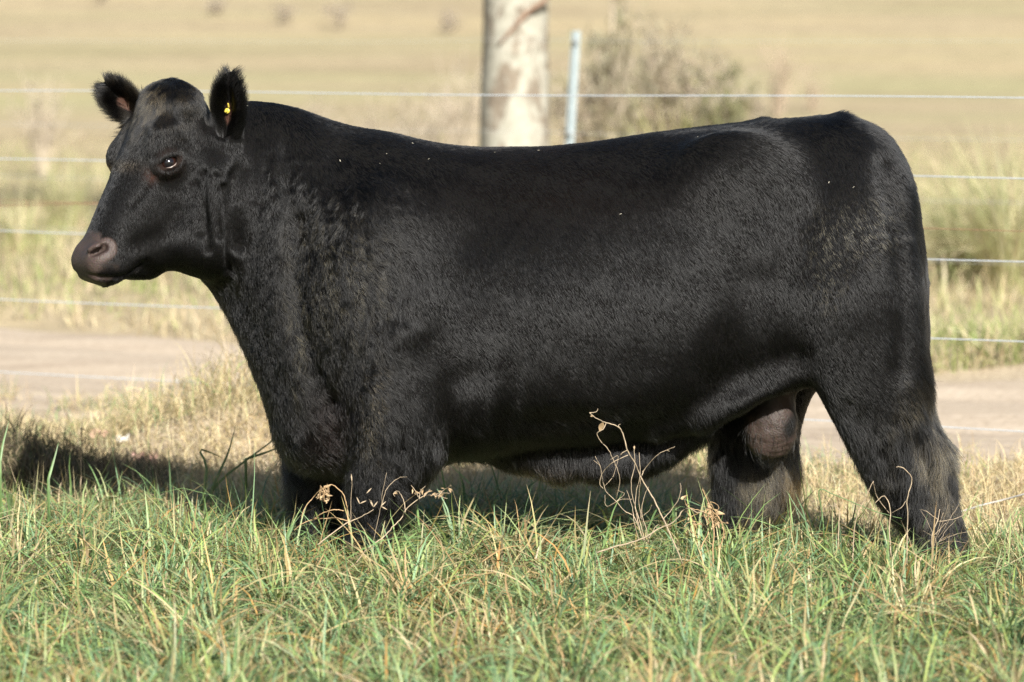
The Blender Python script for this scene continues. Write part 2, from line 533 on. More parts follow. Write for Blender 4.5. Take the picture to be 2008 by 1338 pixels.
    ln = rng.uniform(.10, .30, n) * (1 + .5 * snoise(p2, 2.2, 63, 2)) * np.where(g & (strip > .3), .7, 1.0)
    base = np.stack([x, y, terrain(x, y) - .01], 1)
    v4 = blades(base, ln, rng.uniform(.006, .013, n), rng.uniform(0, 6.28, n), np.clip(rng.normal(.45, .35, n), 0, 1.3), rng.normal(.7, .5, n), col, 3, .2, None, .15)
    join_blades('far_grass', [v4], leaf_material('far_grass_leaf', 'blade_color', .3), 'rough mixed green and dry grass beyond the track')


def join_blades(name, parts, mat, label):
    o = 0; Vs, Fs, Cs = [], [], []
    for v, f, c in parts:
        Vs.append(v); Fs.append(f + o); Cs.append(c); o += len(v)
    ob = mesh_obj(name, np.concatenate(Vs), np.concatenate(Fs), mat)
    set_color(ob.data, 'blade_color', np.concatenate(Cs))
    tag(ob, label, 'grass', kind='stuff')
    return ob


# ------------------------------------------------------------------ tussocks, shrubs, the tree
def tussock(loc, h, r, n, pal, wts, label, mat, spread=.5, width=.008, group='tall grass clumps beyond the track'):
    loc = np.array(loc, float)
    a = rng.uniform(0, 6.28, n); q = r * .35 * np.sqrt(rng.random(n))
    b = np.stack([q * np.cos(a), q * np.sin(a), np.full(n, -.02)], 1)
    ln = h * rng.uniform(.55, 1.25, n)
    col = pick(pal, wts, n)
    v, f, c = blades(b, ln, rng.uniform(.6, 1.3, n) * width, a + rng.normal(0, .5, n), np.abs(rng.normal(.10, spread * .35, n)), np.abs(rng.normal(spread * 1.1, .5, n)), col, 6, .5, None, .06)
    o = mesh_obj('grass_tussock', v, f, mat)
    set_color(o.data, 'blade_color', c)
    o.location = loc
    return tag(o, label, 'tussock', group)


def shrub(loc, h, r, n_stem, n_leaf, leaf_pal, wood, label, mats, leaf_size=.05, group='shrubs in the far field'):
    t = empty('shrub', tuple(loc))
    tag(t, label, 'shrub', group)
    mb = MB(); tips = []
    for i in range(n_stem):
        a = rng.uniform(0, 6.28); rr = r * math.sqrt(rng.random())
        top = np.array([rr * math.cos(a), rr * math.sin(a), h * rng.uniform(.55, 1.0) * (1 - .35 * (rr / r) ** 2)])
        mid = top * np.array([.35, .35, .55]) + rng.normal(0, .06 * r, 3)
        line = smooth_line([(rng.normal(0, .05 * r), rng.normal(0, .05 * r), -.05), mid, top], 6)
        mb.add(tube(line, np.linspace(.012, .004, 6) * (h / 1.5), 4, False))
        tips.append(line)
        for k in range(4):
            p = line[rng.integers(2, 5)]
            q = p + rng.normal(0, .22 * r, 3) + np.array([0, 0, .12 * h])
            l2 = smooth_line([p, (p + q) / 2 + rng.normal(0, .03, 3), q], 4)
            mb.add(tube(l2, np.linspace(.006, .0025, 4) * (h / 1.5), 3, False))
            tips.append(l2)
    mb.build('branch', wood, t)
    if n_leaf:
        ti = rng.integers(0, len(tips), n_leaf)
        b = np.array([tips[i][rng.integers(1, len(tips[i]))] for i in ti]) + rng.normal(0, .05 * r + .01, (n_leaf, 3))
        col = pick(leaf_pal, [1] * len(leaf_pal), n_leaf, .25)
        v, f, c = blades(b, leaf_size * rng.uniform(.6, 1.5, n_leaf), leaf_size * rng.uniform(.35, .7, n_leaf), rng.uniform(0, 6.28, n_leaf), rng.uniform(0, 2.4, n_leaf), rng.normal(.3, .4, n_leaf), col, 2)
        o = mesh_obj('foliage', v, f, mats, t)
        set_color(o.data, 'blade_color', c)
    return t


def build_tree():
    loc = np.array(on_ground(1011, 560, 24, 40)); Y = 27.0
    loc = P(1006, 100 + 1.70 * F_PX / Y, Y); loc[2] = float(terrain(loc[0], loc[1])) - .05
    t = empty('tree', tuple(loc))
    tag(t, 'thick pale tree trunk with white lichen patches behind the bull', 'tree')
    r0 = 67 * Y / F_PX
    m, nt, b = new_mat('lichen_bark')
    tc = node(nt, 'ShaderNodeTexCoord')
    n1 = node(nt, 'ShaderNodeTexNoise', Scale=7.0, Detail=6.0, Roughness=.6, Distortion=.6)
    n2 = node(nt, 'ShaderNodeTexNoise', Scale=18.0, Detail=5.0)
    mp = node(nt, 'ShaderNodeMapping'); mp.inputs['Scale'].default_value = (1, 1, .55); mp.inputs['Location'].default_value = (3.4, 1.0, .35)
    nt.links.new(tc.outputs['Object'], mp.inputs['Vector'])
    nt.links.new(mp.outputs[0], n1.inputs['Vector']); nt.links.new(tc.outputs['Object'], n2.inputs['Vector'])
    bark = ramp(nt, n2.outputs['Fac'], [(.3, (.115, .093, .068)), (.55, (.18, .148, .11)), (.75, (.235, .20, .15))])
    lich = ramp(nt, n2.outputs['Fac'], [(.3, (.25, .24, .19)), (.7, (.345, .33, .275))])
    mk = ramp(nt, n1.outputs['Fac'], [(.43, 0.0), (.49, 1.0)])
    mx = node(nt, 'ShaderNodeMix', data_type='RGBA')
    nt.links.new(mk, mx.inputs[0]); nt.links.new(bark, mx.inputs[6]); nt.links.new(lich, mx.inputs[7]); nt.links.new(mx.outputs[2], b.inputs['Base Color'])
    b.inputs['Roughness'].default_value = .9
    bp = node(nt, 'ShaderNodeBump', Strength=.5, Distance=.012)
    nt.links.new(n2.outputs['Fac'], bp.inputs['Height']); nt.links.new(bp.outputs['Normal'], b.inputs['Normal'])
    # trunk with flutes
    hs = np.linspace(0, 6.2, 48); V = []; sides = 28
    for h in hs:
        r = r0 * (1.03 + .45 * math.exp(-h / .35) - .035 * h)
        cx = .010 * h
        for k in range(sides):
            th = 2 * math.pi * k / sides
            rr = r * (1 + .02 * math.sin(3 * th + .5 * h) + .012 * math.sin(7 * th - .8 * h) + .015 * math.sin(h * 6 + 2 * th))
            V.append((cx + rr * math.cos(th), rr * math.sin(th), h))
    Fq = [(i * sides + k, i * sides + (k + 1) % sides, (i + 1) * sides + (k + 1) % sides, (i + 1) * sides + k) for i in range(len(hs) - 1) for k in range(sides)]
    Fq.append(tuple((len(hs) - 1) * sides + k for k in range(sides)))
    mesh_obj('trunk', V, Fq, m, t)
    mb = MB(); tips = []
    for i in range(9):
        a = math.radians(20) + i * math.radians(25); h = 3.4 + .32 * i
        p = np.array([.012 * h, 0, h]); L_ = 2.6 - .12 * i
        q = p + np.array([math.cos(a) * L_, math.sin(a) * L_, 1.3 + .15 * i])
        l = smooth_line([p, (p + q) / 2 + np.array([0, 0, .25]), q], 8)
        mb.add(tube(l, np.linspace(.11, .03, 8), 8)); tips.append(l)
        for k in range(5):
            s0 = l[rng.integers(3, 8)]; e0 = s0 + rng.normal(0, .7, 3) + np.array([0, 0, .3])
            l2 = smooth_line([s0, (s0 + e0) / 2 + rng.normal(0, .1, 3), e0], 5)
            mb.add(tube(l2, np.linspace(.03, .008, 5), 5)); tips.append(l2)
    mb.build('limb', m, t)
    n = 16000
    ti = rng.integers(0, len(tips), n)
    bpos = np.array([tips[i][rng.integers(2, len(tips[i]))] for i in ti]) + rng.normal(0, .28, (n, 3))
    v, f, c = blades(bpos, rng.uniform(.10, .2, n), rng.uniform(.03, .06, n), rng.uniform(0, 6.28, n), rng.uniform(.4, 2.6, n), rng.normal(.3, .4, n), pick(GREENS, (1, 1, 1, 1, 1, 1), n), 2)
    o = mesh_obj('crown', v, f, leaf_material('tree_leaf', 'blade_color', .3), t)
    set_color(o.data, 'blade_color', c)
    # a reddish bare creeper up the trunk
    wood = plain_mat('creeper_stem', (.21, .13, .085), .8, 20, .3)
    Yc = Y - r0 - .03
    pts = [P(a, b2, Yc) - loc for a, b2 in ((978, 88), (1000, 62), (1022, 38), (1042, 18), (1066, 2), (1090, -20))]
    pts[0][1] += .05
    mb = MB().add(tube(smooth_line(pts, 14), np.linspace(.012, .020, 14), 6))
    mb.build('creeper', wood, t)


def build_background():
    gm = leaf_material('tussock_leaf', 'blade_color', .45)
    wood_g = plain_mat('grey_twig', (.42, .355, .27), .85, 15, .3)
    wood_r = plain_mat('reddish_twig', (.43, .34, .25), .85, 15, .3)
    pale = [(.60, .53, .34), (.54, .49, .30), (.40, .43, .20), (.50, .50, .26)]
    # tall clumps at the right edge
    for (px, py, Y, h, r, n, lab) in ((1985, 600, 24.0, 1.15, .42, 520, 'tall pale grass clump at the right edge, reaching above the second wire'),
                                      (1890, 575, 24.6, .85, .40, 460, 'yellowish arching grass clump just right of the rump'),
                                      (1945, 560, 26.5, 1.0, .45, 420, 'grey-green grass clump between the two pale ones at right'),
                                      (2070, 585, 25.0, 1.1, .5, 420, 'pale grass clump cut off by the right edge of the view')):
        q = P(px, py, Y)
        tussock((q[0], q[1], float(terrain(q[0], q[1]))), h, r, n, pale, (4, 3, 3, 3), lab, gm, .65, .010)
    q = P(1335, 430, 30.0)
    tussock((q[0], q[1], float(terrain(q[0], q[1]))), 1.25, .55, 420, [(.36, .35, .13), (.46, .42, .18), (.28, .31, .10)], (3, 3, 2), 'yellow-green grass clump behind the middle of the back', gm, .6, .011)
    q = P(1240, 430, 29.0)
    tussock((q[0], q[1], float(terrain(q[0], q[1]))), 1.05, .5, 360, pale, (4, 3, 1, 1), 'pale grass clump behind the back, right of the metal post', gm, .6, .011)
    for (px, Y, h, lab) in ((40, 29, .55, 'low pale grass clump at the left edge above the track'), (130, 33, .7, 'pale grass clump left of the bull muzzle'), (700, 31, .75, 'pale grass clump behind the neck'), (820, 29.5, .85, 'pale grass clump left of the tree trunk')):
        x = (px - 1004) * Y / F_PX
        tussock((x, Y, float(terrain(x, Y))), h, .45, 260, pale, (4, 3, 2, 2), lab, gm, .6, .011)
    dk = [(.20, .20, .10), (.25, .25, .125), (.34, .32, .18)]
    br = [(.44, .37, .27), (.36, .32, .22)]
    specs = [  # px, Y, height, radius, stems, leaves, palette, wood, label
        (1405, 36, 1.65, .45, 28, 1800, dk, wood_g, 'olive green shrub at wire height above the hind part of the back'),
        (1195, 38, 2.5, .48, 34, 2400, [(.32, .31, .19), (.36, .32, .21)], wood_g, 'tall grey-green shrub right of the metal post'),
        (1300, 40, 2.1, .95, 60, 4200, br, wood_g, 'broad bare brown shrub behind the middle of the back'),
        (1160, 37, 1.8, .55, 34, 1700, br, wood_g, 'bare brown shrub close behind the metal post'),
        (1440, 42, 1.6, .65, 32, 1600, br, wood_g, 'thin bare brown shrub beyond the olive green one'),
        (1522, 70, 1.75, .75, 22, 240, [(.45, .37, .27), (.42, .34, .25)], wood_r, 'pale reddish shrub far off above the loin'),
        (1592, 72, 1.15, .6, 18, 160, [(.45, .37, .27), (.42, .34, .25)], wood_r, 'lower pale reddish shrub far off, right of the other reddish one'),
        (640, 46, 1.2, .7, 30, 260, br, wood_g, 'thin grey shrub far behind the neck'),
        (760, 44, 1.3, .6, 28, 280, [(.22, .2, .13), (.27, .22, .15)], wood_g, 'thin grey shrub behind the withers'),
        (840, 42, 1.5, .5, 28, 300, [(.2, .19, .11), (.27, .22, .15)], wood_g, 'thin brown shrub left of the tree trunk'),
        (905, 47, 1.9, .6, 28, 260, br, wood_g, 'thin bare shrub partly behind the tree trunk'),
        (85, 46, 1.7, .5, 28, 240, br, wood_g, 'thin pale brown shrub above the far fence at the left edge'),
    ]
    for (px, Y, h, r, ns, nl, pal, wd, lab) in specs:
        x = (px - 1004) * Y / F_PX
        shrub((x, Y, float(terrain(x, Y)) - .03), h, r, ns, nl, pal, wd, lab, gm, .08 if Y < 42.5 and px > 1100 else .06)
    # round bushes scattered far up the slope
    gp = [(.36, .31, .26), (.40, .34, .28)]
    for (px, py, h, lab) in ((556, 46, 1.0, 'small grey bush far up the slope, left of the largest one'), (664, 58, 1.4, 'largest of the small grey bushes far up the slope'), (884, 66, 1.0, 'small grey bush far up the slope just left of the tree trunk'),
                             (425, 30, .9, 'small grey bush far up the slope above the near ear'), (200, 8, .8, 'small grey bush at the top edge above the far ear')):
        q = on_ground(px, py, 40, 600)
        shrub((q[0], q[1], q[2] - .05), h * .75, h * .5, 14, 90, gp, wood_g, lab, gm, .16, 'small bushes far up the slope')


# ------------------------------------------------------------------ fences
def build_fences():
    galv = plain_mat('galvanised_wire', (.48, .52, .55), .40, 60, .12, .2)
    rust = plain_mat('rusty_wire', (.24, .14, .08), .8, 80, .3)
    wood = plain_mat('weathered_wood', (.30, .26, .21), .85, 14, .35, 0, .5)
    f = empty('wire_fence', (0, S_(0, 15.46), 0))
    tag(f, 'wire fence with bright strands running just behind the bull', 'fence')
    org = np.array(f.location)
    pairs = [(178, 193), (313, 349.5), (394, 452), (453, 512.5), (586, 671), (728, 848.5)]
    for i, (pl, pr) in enumerate(pairs):
        a = P(0, pl, 17.0); b = P(2008, pr, 14.2)
        t = np.linspace(-.32, 1.34, 40)[:, None]
        pts = a + (b - a) * t
        pts[:, 2] += .004 * np.sin(t[:, 0] * 9 + i)
        V, F = tube(pts - org, .0026 if i != 2 else .0017, 6)
        mesh_obj('wire', V, F, galv if i != 2 else rust, f)
    # an old twisted strand tied along the third wire at the left
    a = P(-80, 405, 17.03); b = P(205, 398.5, 16.62)
    mb = MB()
    t = np.linspace(0, 1, 160)[:, None]
    ctr = a + (b - a) * t
    for ph in (0, math.pi):
        w = 2 * math.pi * 11 * t[:, 0] + ph
        pts = ctr + np.stack([np.zeros(160), .0035 * np.cos(w), .0035 * np.sin(w)], 1)
        mb.add(tube(pts - org, .0016, 4))
    for k in range(5):
        c = ctr[12 + 32 * k] - org
        mb.add(tube([c + np.array([-.004, .0, .016]), c, c + np.array([.005, 0, -.015])], .0014, 4))
    mb.build('barbed_strand', rust, f)
    for k, tt in enumerate((-.30, 1.32)):
        a = P(0, 178, 17.0); b = P(2008, 193, 14.2); p = a + (b - a) * tt
        z0 = float(terrain(p[0], p[1])) - .3
        line = np.array([[p[0], p[1] + .06, z] for z in np.linspace(z0, p[2] + .12, 12)])
        line[:, 0] += .006 * np.sin(np.arange(12) * 1.3)
        V, F = tube(line - org, np.linspace(.062, .056, 12), 12)
        mesh_obj('post', V, F, wood, f)

    # far fence: the pale steel post that shows over the bull's back, with soft wires
    Yp = 24.0
    top = P(1130, 61, Yp); low = P(1117, 282, Yp)
    dirv = (low - top) / (top[2] - low[2])
    z0 = float(terrain(top[0], Yp))
    foot = top + dirv * (top[2] - z0 + .2)
    steel = plain_mat('white_steel', (.27, .32, .33), .5, 25, .10, .0)
    dull = plain_mat('dull_wire', (.34, .34, .32), .6, 60, .2)
    dark = plain_mat('grey_clip', (.30, .33, .34), .6, 30, .2)
    g = empty('wire_fence', (float(top[0]), Yp, z0))
    tag(g, 'far wire fence beyond the track, with one pale steel post', 'fence')
    org = np.array(g.location)
    # Y-section picket
    prof = []
    R, w = .030, .007
    for k in range(3):
        a = math.radians(-90 + 120 * k)
        d = np.array([math.cos(a), math.sin(a)]); n = np.array([-d[1], d[0]])
        prof += [d * .010 - n * w, d * R - n * w, d * R + n * w, d * .010 + n * w]
    prof = np.array(prof); order = np.argsort(np.arctan2(prof[:, 1], prof[:, 0])); m = len(prof)
    V = []
    for zz in np.linspace(0, 1, 10):
        c = foot + (top - foot) * zz - org
        V += [(c[0] + q[0], c[1] + q[1], c[2]) for q in prof]
    Fq = [(i * m + k, i * m + (k + 1) % m, (i + 1) * m + (k + 1) % m, (i + 1) * m + k) for i in range(9) for k in range(m)]
    Fq += [tuple(9 * m + k for k in range(m)), tuple(range(m - 1, -1, -1))]
    po = mesh_obj('post', V, Fq, steel, g, smooth=False)
    for zz in (1.81, 1.19, .80, .42):
        fr = (zz - foot[2]) / (top[2] - foot[2])
        c = foot + (top - foot) * fr - org
        mesh_obj('clip', *tube([c + np.array([0, -.045, -.02]), c + np.array([0, -.045, .02])], .012, 8), dark, po)
        tt = np.linspace(-14, 14, 30)
        pts = np.stack([c[0] + tt, c[1] - .05 - SL * tt, np.full(30, c[2])], 1)
        pts[:, 2] += np.array([float(terrain(org[0] + a, org[1] - SL * a)) for a in tt]) - z0
        mesh_obj('wire', *tube(pts, .0020, 5), dull, g)


# ------------------------------------------------------------------ things in the grass
def weed_part(kind, mat, parent, org, strokes, Y, r0, r1, jitter=.03, sides=5):
    r0, r1 = r0 * .78, r1 * .78
    for st in strokes:
        k = len(st)
        yy = Y + np.cumsum(rng.normal(0, jitter, k)) * .5
        pts = P([q[0] for q in st], [q[1] for q in st], yy)
        line = smooth_line(pts, max(6, 4 * k))
        line = line + rng.normal(0, .0006, line.shape)
        V, F = tube(line - org, np.linspace(r0, r1, len(line)), sides)
        mesh_obj(kind, V, F, mat, parent)
        LAST.append(line)


LAST = []


def hang_leaves(parent, org, mat, n, lo, hi, lines=None, down=.8, name='leaf', w=.4):
    lines = lines or LAST
    for _ in range(n):
        l = lines[rng.integers(len(lines))]
        q = l[rng.integers(len(l) // 3, len(l))]
        d = rng.normal(0, 1, 3) + np.array([0, 0, -down]); ln = rng.uniform(lo, hi)
        V, F = leaf_shape(q - org, d, (0, 1, .2), ln, ln * rng.uniform(.5, 1.1) * w, rng.uniform(.8, 2.2))
        mesh_obj(name, V, F, mat, parent)


def leaf_shape(c, d, up, ln, wd, curl=.8):
    """a small curled dead leaf"""
    d = np.array(d, float); d /= np.linalg.norm(d); s = np.cross(d, up); s /= np.linalg.norm(s) + 1e-9; n = np.cross(s, d)
    V = []; m = 6
    for i in range(m + 1):
        t = i / m
        w = wd * math.sin(math.pi * min(1, t * .92 + .06)) * .5
        p = np.array(c) + d * ln * t + n * (ln * .35 * math.sin(curl * t * 2))
        V += [p - s * w + n * w * .5, p, p + s * w + n * w * .5]
    F = []
    for i in range(m):
        for k in range(2):
            F.append((3 * i + k, 3 * i + k + 1, 3 * i + 4 + k, 3 * i + 3 + k))
    return V, F


def build_weeds():
    stem = plain_mat('dead_stem', (.33, .255, .17), .75, 60, .3)
    stem_o = plain_mat('orange_dead_stem', (.36, .235, .12), .75, 60, .3)
    leafm = plain_mat('dead_leaf', (.36, .25, .14), .7, 50, .35)
    greenm = plain_mat('green_blade', (.085, .145, .045), .5, 30, .3)

    def weed(px, py, Y, label, group='dead weeds in front of the bull', cat='weed', name='dead_weed'):
        o = P(px, py, Y); o[2] = float(terrain(o[0], o[1]))
        t = empty(name, tuple(o)); tag(t, label, cat, group)
        LAST.clear()
        return t, o

    def Z8(pts):  # measured on an enlarged crop of the photograph
        return [(1100 + a / 4.1825, 780 + b / 4.1825) for a, b in pts]
    # 1 the tall branching stalk below the belly
    Y = 11.45
    t, o = weed(1330, 1110, Y, 'tall branching dry weed standing in front of the belly')
    weed_part('stem', stem, t, o, [Z8([(1010, 1420), (965, 1280), (840, 1000), (780, 870), (715, 755), (650, 640), (600, 530), (545, 430), (520, 340), (490, 260), (440, 225), (370, 205), (300, 175), (235, 125)])], Y, .0034, .0016)
    weed_part('branch', stem, t, o, [Z8(q) for q in ([(235, 125), (285, 118), (305, 90)], [(370, 205), (350, 255), (295, 292), (325, 355), (385, 420), (430, 510), (465, 600), (482, 690), (455, 830)],
              [(665, 640), (690, 580), (790, 470), (870, 430), (935, 400)], [(870, 430), (890, 442)], [(550, 470), (430, 530), (350, 600), (318, 700), (345, 745)], [(545, 430), (500, 455), (490, 470)],
              [(840, 1000), (900, 925), (960, 840), (985, 750), (975, 700)], [(490, 260), (470, 230), (485, 218)])], Y, .0019, .0010)
    for (a, b, d, l, w) in (((1100 + 345 / 4.18), 780 + 205 / 4.18, (-.3, .2, -1), .036, .018), (1100 + 270 / 4.18, 780 + 150 / 4.18, (-1, 0, -.3), .012, .006), (1100 + 600 / 4.18, 780 + 420 / 4.18, (.1, 0, 1), .010, .006)):
        V, F = leaf_shape(P(a, b, Y - .02) - o, d, (0, 1, .2), l, w); lo = mesh_obj('leaf', V, F, leafm, t)
    # 2 bundle of thin dry stems beside it
    Y = 11.55
    t, o = weed(1270, 1105, Y, 'bundle of thin dry twigs just left of the tall weed')
    weed_part('stem', stem, t, o, [Z8(q) for q in ([(690, 1180), (640, 1000), (590, 830), (575, 690), (605, 560), (600, 410)], [(700, 1180), (660, 990), (640, 850), (650, 690), (670, 600)],
              [(680, 1170), (600, 980), (520, 930), (455, 850), (370, 770), (340, 660), (320, 560), (280, 480)], [(720, 1180), (700, 1080), (660, 930), (690, 790), (720, 730)], [(640, 1180), (600, 1020), (585, 900), (540, 760)],
              [(710, 1190), (760, 1080), (800, 1040)], [(680, 1200), (640, 1060), (610, 900), (620, 760), (650, 640), (640, 450)])], Y, .0021, .0010)
    weed_part('branch', stem, t, o, [Z8(q) for q in ([(320, 560), (265, 510)], [(455, 850), (520, 790), (465, 760)], [(590, 830), (480, 840), (375, 890), (360, 800)], [(650, 980), (720, 930), (745, 880)], [(365, 720), (430, 640), (470, 480), (405, 510)])], Y, .0012, .0008)
    # 3 long leaning straw across its foot
    Y = 11.2
    t, o = weed(1200, 1110, Y, 'long pale straw leaning to the right across the weed feet')
    weed_part('stem', stem, t, o, [Z8([(300, 1270), (440, 1225), (600, 1180), (720, 1130), (800, 1075), (900, 1035), (960, 980), (1000, 925), (1060, 910), (1110, 940), (1170, 935)])], Y, .0032, .0018)
    # 4 curly orange dead weed in front of the far hind leg
    Y = 11.4
    t, o = weed(1398, 1110, Y, 'curly orange-brown dead weed in front of the far hind leg')
    weed_part('stem', stem_o, t, o, [Z8(q) for q in ([(1250, 1420), (1245, 1250), (1255, 1100), (1230, 960), (1205, 850), (1160, 750)], [(1290, 1330), (1310, 1210), (1335, 1100), (1300, 990), (1240, 930)], [(1150, 1330), (1150, 1230), (1200, 1130), (1215, 1060), (1190, 980)])], Y, .0032, .0016)
    sq = []
    for k in range(9):
        c = np.array([1395 + rng.normal(0, 9), 1015 + rng.normal(0, 12)]); a0 = rng.uniform(0, 6.28)
        sq.append([tuple(c + rng.uniform(5, 14) * np.array([math.cos(a0 + j * .9), math.sin(a0 + j * .9)])) for j in range(6)])
    sq += [Z8(q) for q in ([(1230, 960), (1150, 930), (1060, 905), (1020, 870), (1020, 810), (1040, 803)], [(1100, 960), (1060, 975), (1025, 930)], [(1010, 1060), (1040, 1025), (1110, 1020)], [(1110, 1140), (1065, 1090), (1080, 1040), (1180, 1045)], [(1270, 950), (1320, 1020), (1380, 1030)])]
    weed_part('branch', stem_o, t, o, sq, Y - .02, .0018, .0009)
    hang_leaves(t, o, leafm, 22, .014, .036)

    def Z2(pts):
        return [(580 + a / 5.906, 900 + b / 5.906) for a, b in pts]
    # 5 withered flower head by the front legs
    Y = 11.35
    t, o = weed(650, 1100, Y, 'withered flower head bent over between the front legs')
    weed_part('stem', stem_o, t, o, [Z2(q) for q in ([(620, 820), (600, 640), (590, 540), (560, 430), (520, 375), (450, 315), (390, 300), (330, 340), (260, 380), (190, 460), (110, 560), (60, 690)], [(600, 720), (480, 690), (330, 690), (180, 710), (60, 760), (-20, 830)], [(200, 700), (330, 620), (450, 590), (560, 600)])], Y, .0028, .0016)
    LAST.clear()
    bl = []
    for k in range(9):
        c0 = np.array([350 + rng.normal(0, 35), 310 + rng.normal(0, 14)]); dx = rng.normal(0, 30)
        bl.append(Z2([tuple(c0), tuple(c0 + [dx * .5, 50]), tuple(c0 + [dx, 110 + rng.uniform(0, 70)])]))
    weed_part('branch', stem_o, t, o, bl, Y - .01, .0012, .0008, .01)
    hang_leaves(t, o, leafm, 30, .010, .024)

    # 6 slanting stalks in front of the near front leg
    Y = 11.3
    t, o = weed(740, 1090, Y, 'long straw slanting up across the near front hoof')
    weed_part('stem', stem, t, o, [Z2(q) for q in ([(560, 1320), (700, 1200), (820, 1050), (960, 950), (1050, 870), (1150, 760), (1230, 680), (1270, 590), (1400, 480), (1520, 420), (1640, 430), (1750, 460)],
              [(250, 1000), (400, 880), (600, 740), (740, 680), (900, 590)])], Y, .0030, .0014)
    weed_part('branch', stem, t, o, [Z2(q) for q in ([(1270, 620), (1255, 500), (1220, 420), (1180, 375), (1130, 400), (1150, 440)], [(1430, 460), (1440, 380), (1500, 315)], [(1640, 430), (1720, 360), (1800, 310)], [(1430, 460), (1390, 380), (1335, 305)], [(1480, 440), (1560, 350)], [(1600, 430), (1660, 400), (1780, 400)])], Y, .0020, .0009)
    hang_leaves(t, o, leafm, 14, .012, .030, LAST[-6:])
    # 7 crab-grass seed head against the dark leg
    Y = 11.5
    t, o = weed(735, 1080, Y, 'thin grey seed head spread against the near front leg', name='seed_grass', cat='seed grass', group='seed grasses by the legs')
    weed_part('stem', stem, t, o, [Z2(q) for q in ([(870, 1150), (900, 960), (940, 760), (985, 560), (1000, 420), (1050, 160)], [(985, 570), (1040, 380), (1130, 260), (1220, 215), (1290, 210)], [(900, 560), (880, 500), (850, 470)], [(640, 740), (640, 500), (650, 250)])], Y, .0014, .0007)
    for (a, b, dx, dz) in ((740, 520, -.5, 1), (740, 520, 1, .4), (900, 560, -.6, 1), (900, 560, .7, .9), (985, 550, 1, .9), (985, 550, 1.0, -.6), (650, 260, -.1, 1), (820, 400, .6, .6)):
        (a, b), = Z2([(a, b)]); q = P(a, b, Y)
        V, F = leaf_shape(q - o, (dx, 0, dz), (0, 1, .2), .024, .004, .2); mesh_obj('spikelet', V, F, stem, t)
    # 8 bent stalks in front of the near hind leg

    def Z3(pts):
        return [(1300 + a / 2.524, 650 + b / 2.524) for a, b in pts]
    Y = 11.35
    t, o = weed(1775, 1110, Y, 'bent pale stalk in front of the near hind leg')
    weed_part('stem', stem, t, o, [Z3(q) for q in ([(1205, 1160), (1210, 990), (1212, 900), (1208, 830), (1232, 740), (1215, 700), (1180, 672), (1155, 672)],
              [(940, 1150), (945, 1000), (965, 900), (1000, 830), (1040, 740)], [(865, 1080), (870, 960), (872, 880), (820, 860)], [(1130, 1120), (1120, 980), (1125, 880), (1095, 815), (1050, 850)],
              [(1340, 1130), (1330, 1020), (1360, 930), (1370, 880)])], Y, .0028, .0014)
    weed_part('branch', stem, t, o, [Z3(q) for q in ([(1208, 830), (1180, 870), (1130, 900)], [(1120, 900), (1060, 820), (1040, 740)], [(1360, 930), (1300, 890), (1270, 880)], [(1360, 940), (1440, 930), (1520, 890)], [(1340, 1010), (1400, 950)])], Y, .0014, .0008)
    # 9 open panicle by the last hoof
    Y = 11.6
    t, o = weed(1850, 1120, Y, 'fine open seed head in front of the hindmost hoof', name='seed_grass', cat='seed grass', group='seed grasses by the legs')
    ctr = (1850, 1075)
    weed_part('stem', stem, t, o, [[(1822, 1160), (1828, 1090), (1842, 1030), (1850, 1005)]], Y, .0014, .0008)
    br = []
    for (ax_, ay_) in ((1805, 1000), (1880, 990), (1870, 1050), (1895, 1065), (1810, 1040), (1875, 1020), (1900, 1042), (1860, 990)):
        br.append([(1838, 1050 + rng.uniform(-8, 20)), ((1838 + ax_) / 2, (1050 + ay_) / 2 + 4), (ax_, ay_)])
    weed_part('branch', stem, t, o, br, Y, .0009, .0006)
    # 10 green bent blade between the hind legs
    Y = 11.5
    t, o = weed(1612, 1090, Y, 'green grass stem bent over sharply between the hind legs', name='bent_grass', cat='grass', group='single tall grass stems')
    weed_part('stem', greenm, t, o, [Z3([(800, 1060), (795, 980), (785, 880), (775, 785), (850, 810), (960, 855), (1060, 895), (1180, 925)])], Y, .0032, .0014)
    # 11 dark long blades left of the chest
    for (pts, lab) in (([(392, 1000), (430, 945), (480, 905), (527, 870), (558, 842)], 'longest dark grass blade leaning right before the chest'),
                       ([(400, 975), (405, 915), (392, 883), (418, 890), (436, 898)], 'dark grass blade with a sharp bend left of the chest'),
                       ([(415, 960), (440, 905), (450, 880), (462, 835)], 'thin dark upright blade beside the sharply bent one'),
                       ([(482, 900), (520, 888), (556, 874)], 'short dark blade lying level before the chest'),
                       ([(0, 905), (6, 870), (18, 825)], 'green blade standing up at the left edge'),
                       ([(95, 940), (105, 905), (115, 868)], 'green blade standing against the dark shade at left')):
        Y = 12.9 if pts[0][0] > 300 else 12.4
        o = P(*pts[0], Y); n = 10
        line = smooth_line([P(a, b, Y + .02 * i) for i, (a, b) in enumerate(pts)], n)
        base0 = line[0].copy(); base0[2] = float(terrain(base0[0], base0[1])) - .01; line = np.vstack([[base0], line]); n += 1
        tan = np.gradient(line, axis=0); tan /= np.linalg.norm(tan, axis=1)[:, None]
        sd = np.cross(tan, [0, 1, 0]); sd /= np.linalg.norm(sd, axis=1)[:, None]
        w = .0045 * (1 - np.linspace(0, 1, n) ** 2) + .0006
        mid = line + np.array([0, .0018, 0])
        V = np.stack([line - sd * w[:, None], mid, line + sd * w[:, None]], 1).reshape(-1, 3)
        F = [(3 * i + k, 3 * i + k + 1, 3 * i + 4 + k, 3 * i + 3 + k) for i in range(n - 1) for k in range(2)]
        ob = mesh_obj('tall_grass', V, F, greenm, origin=base0)
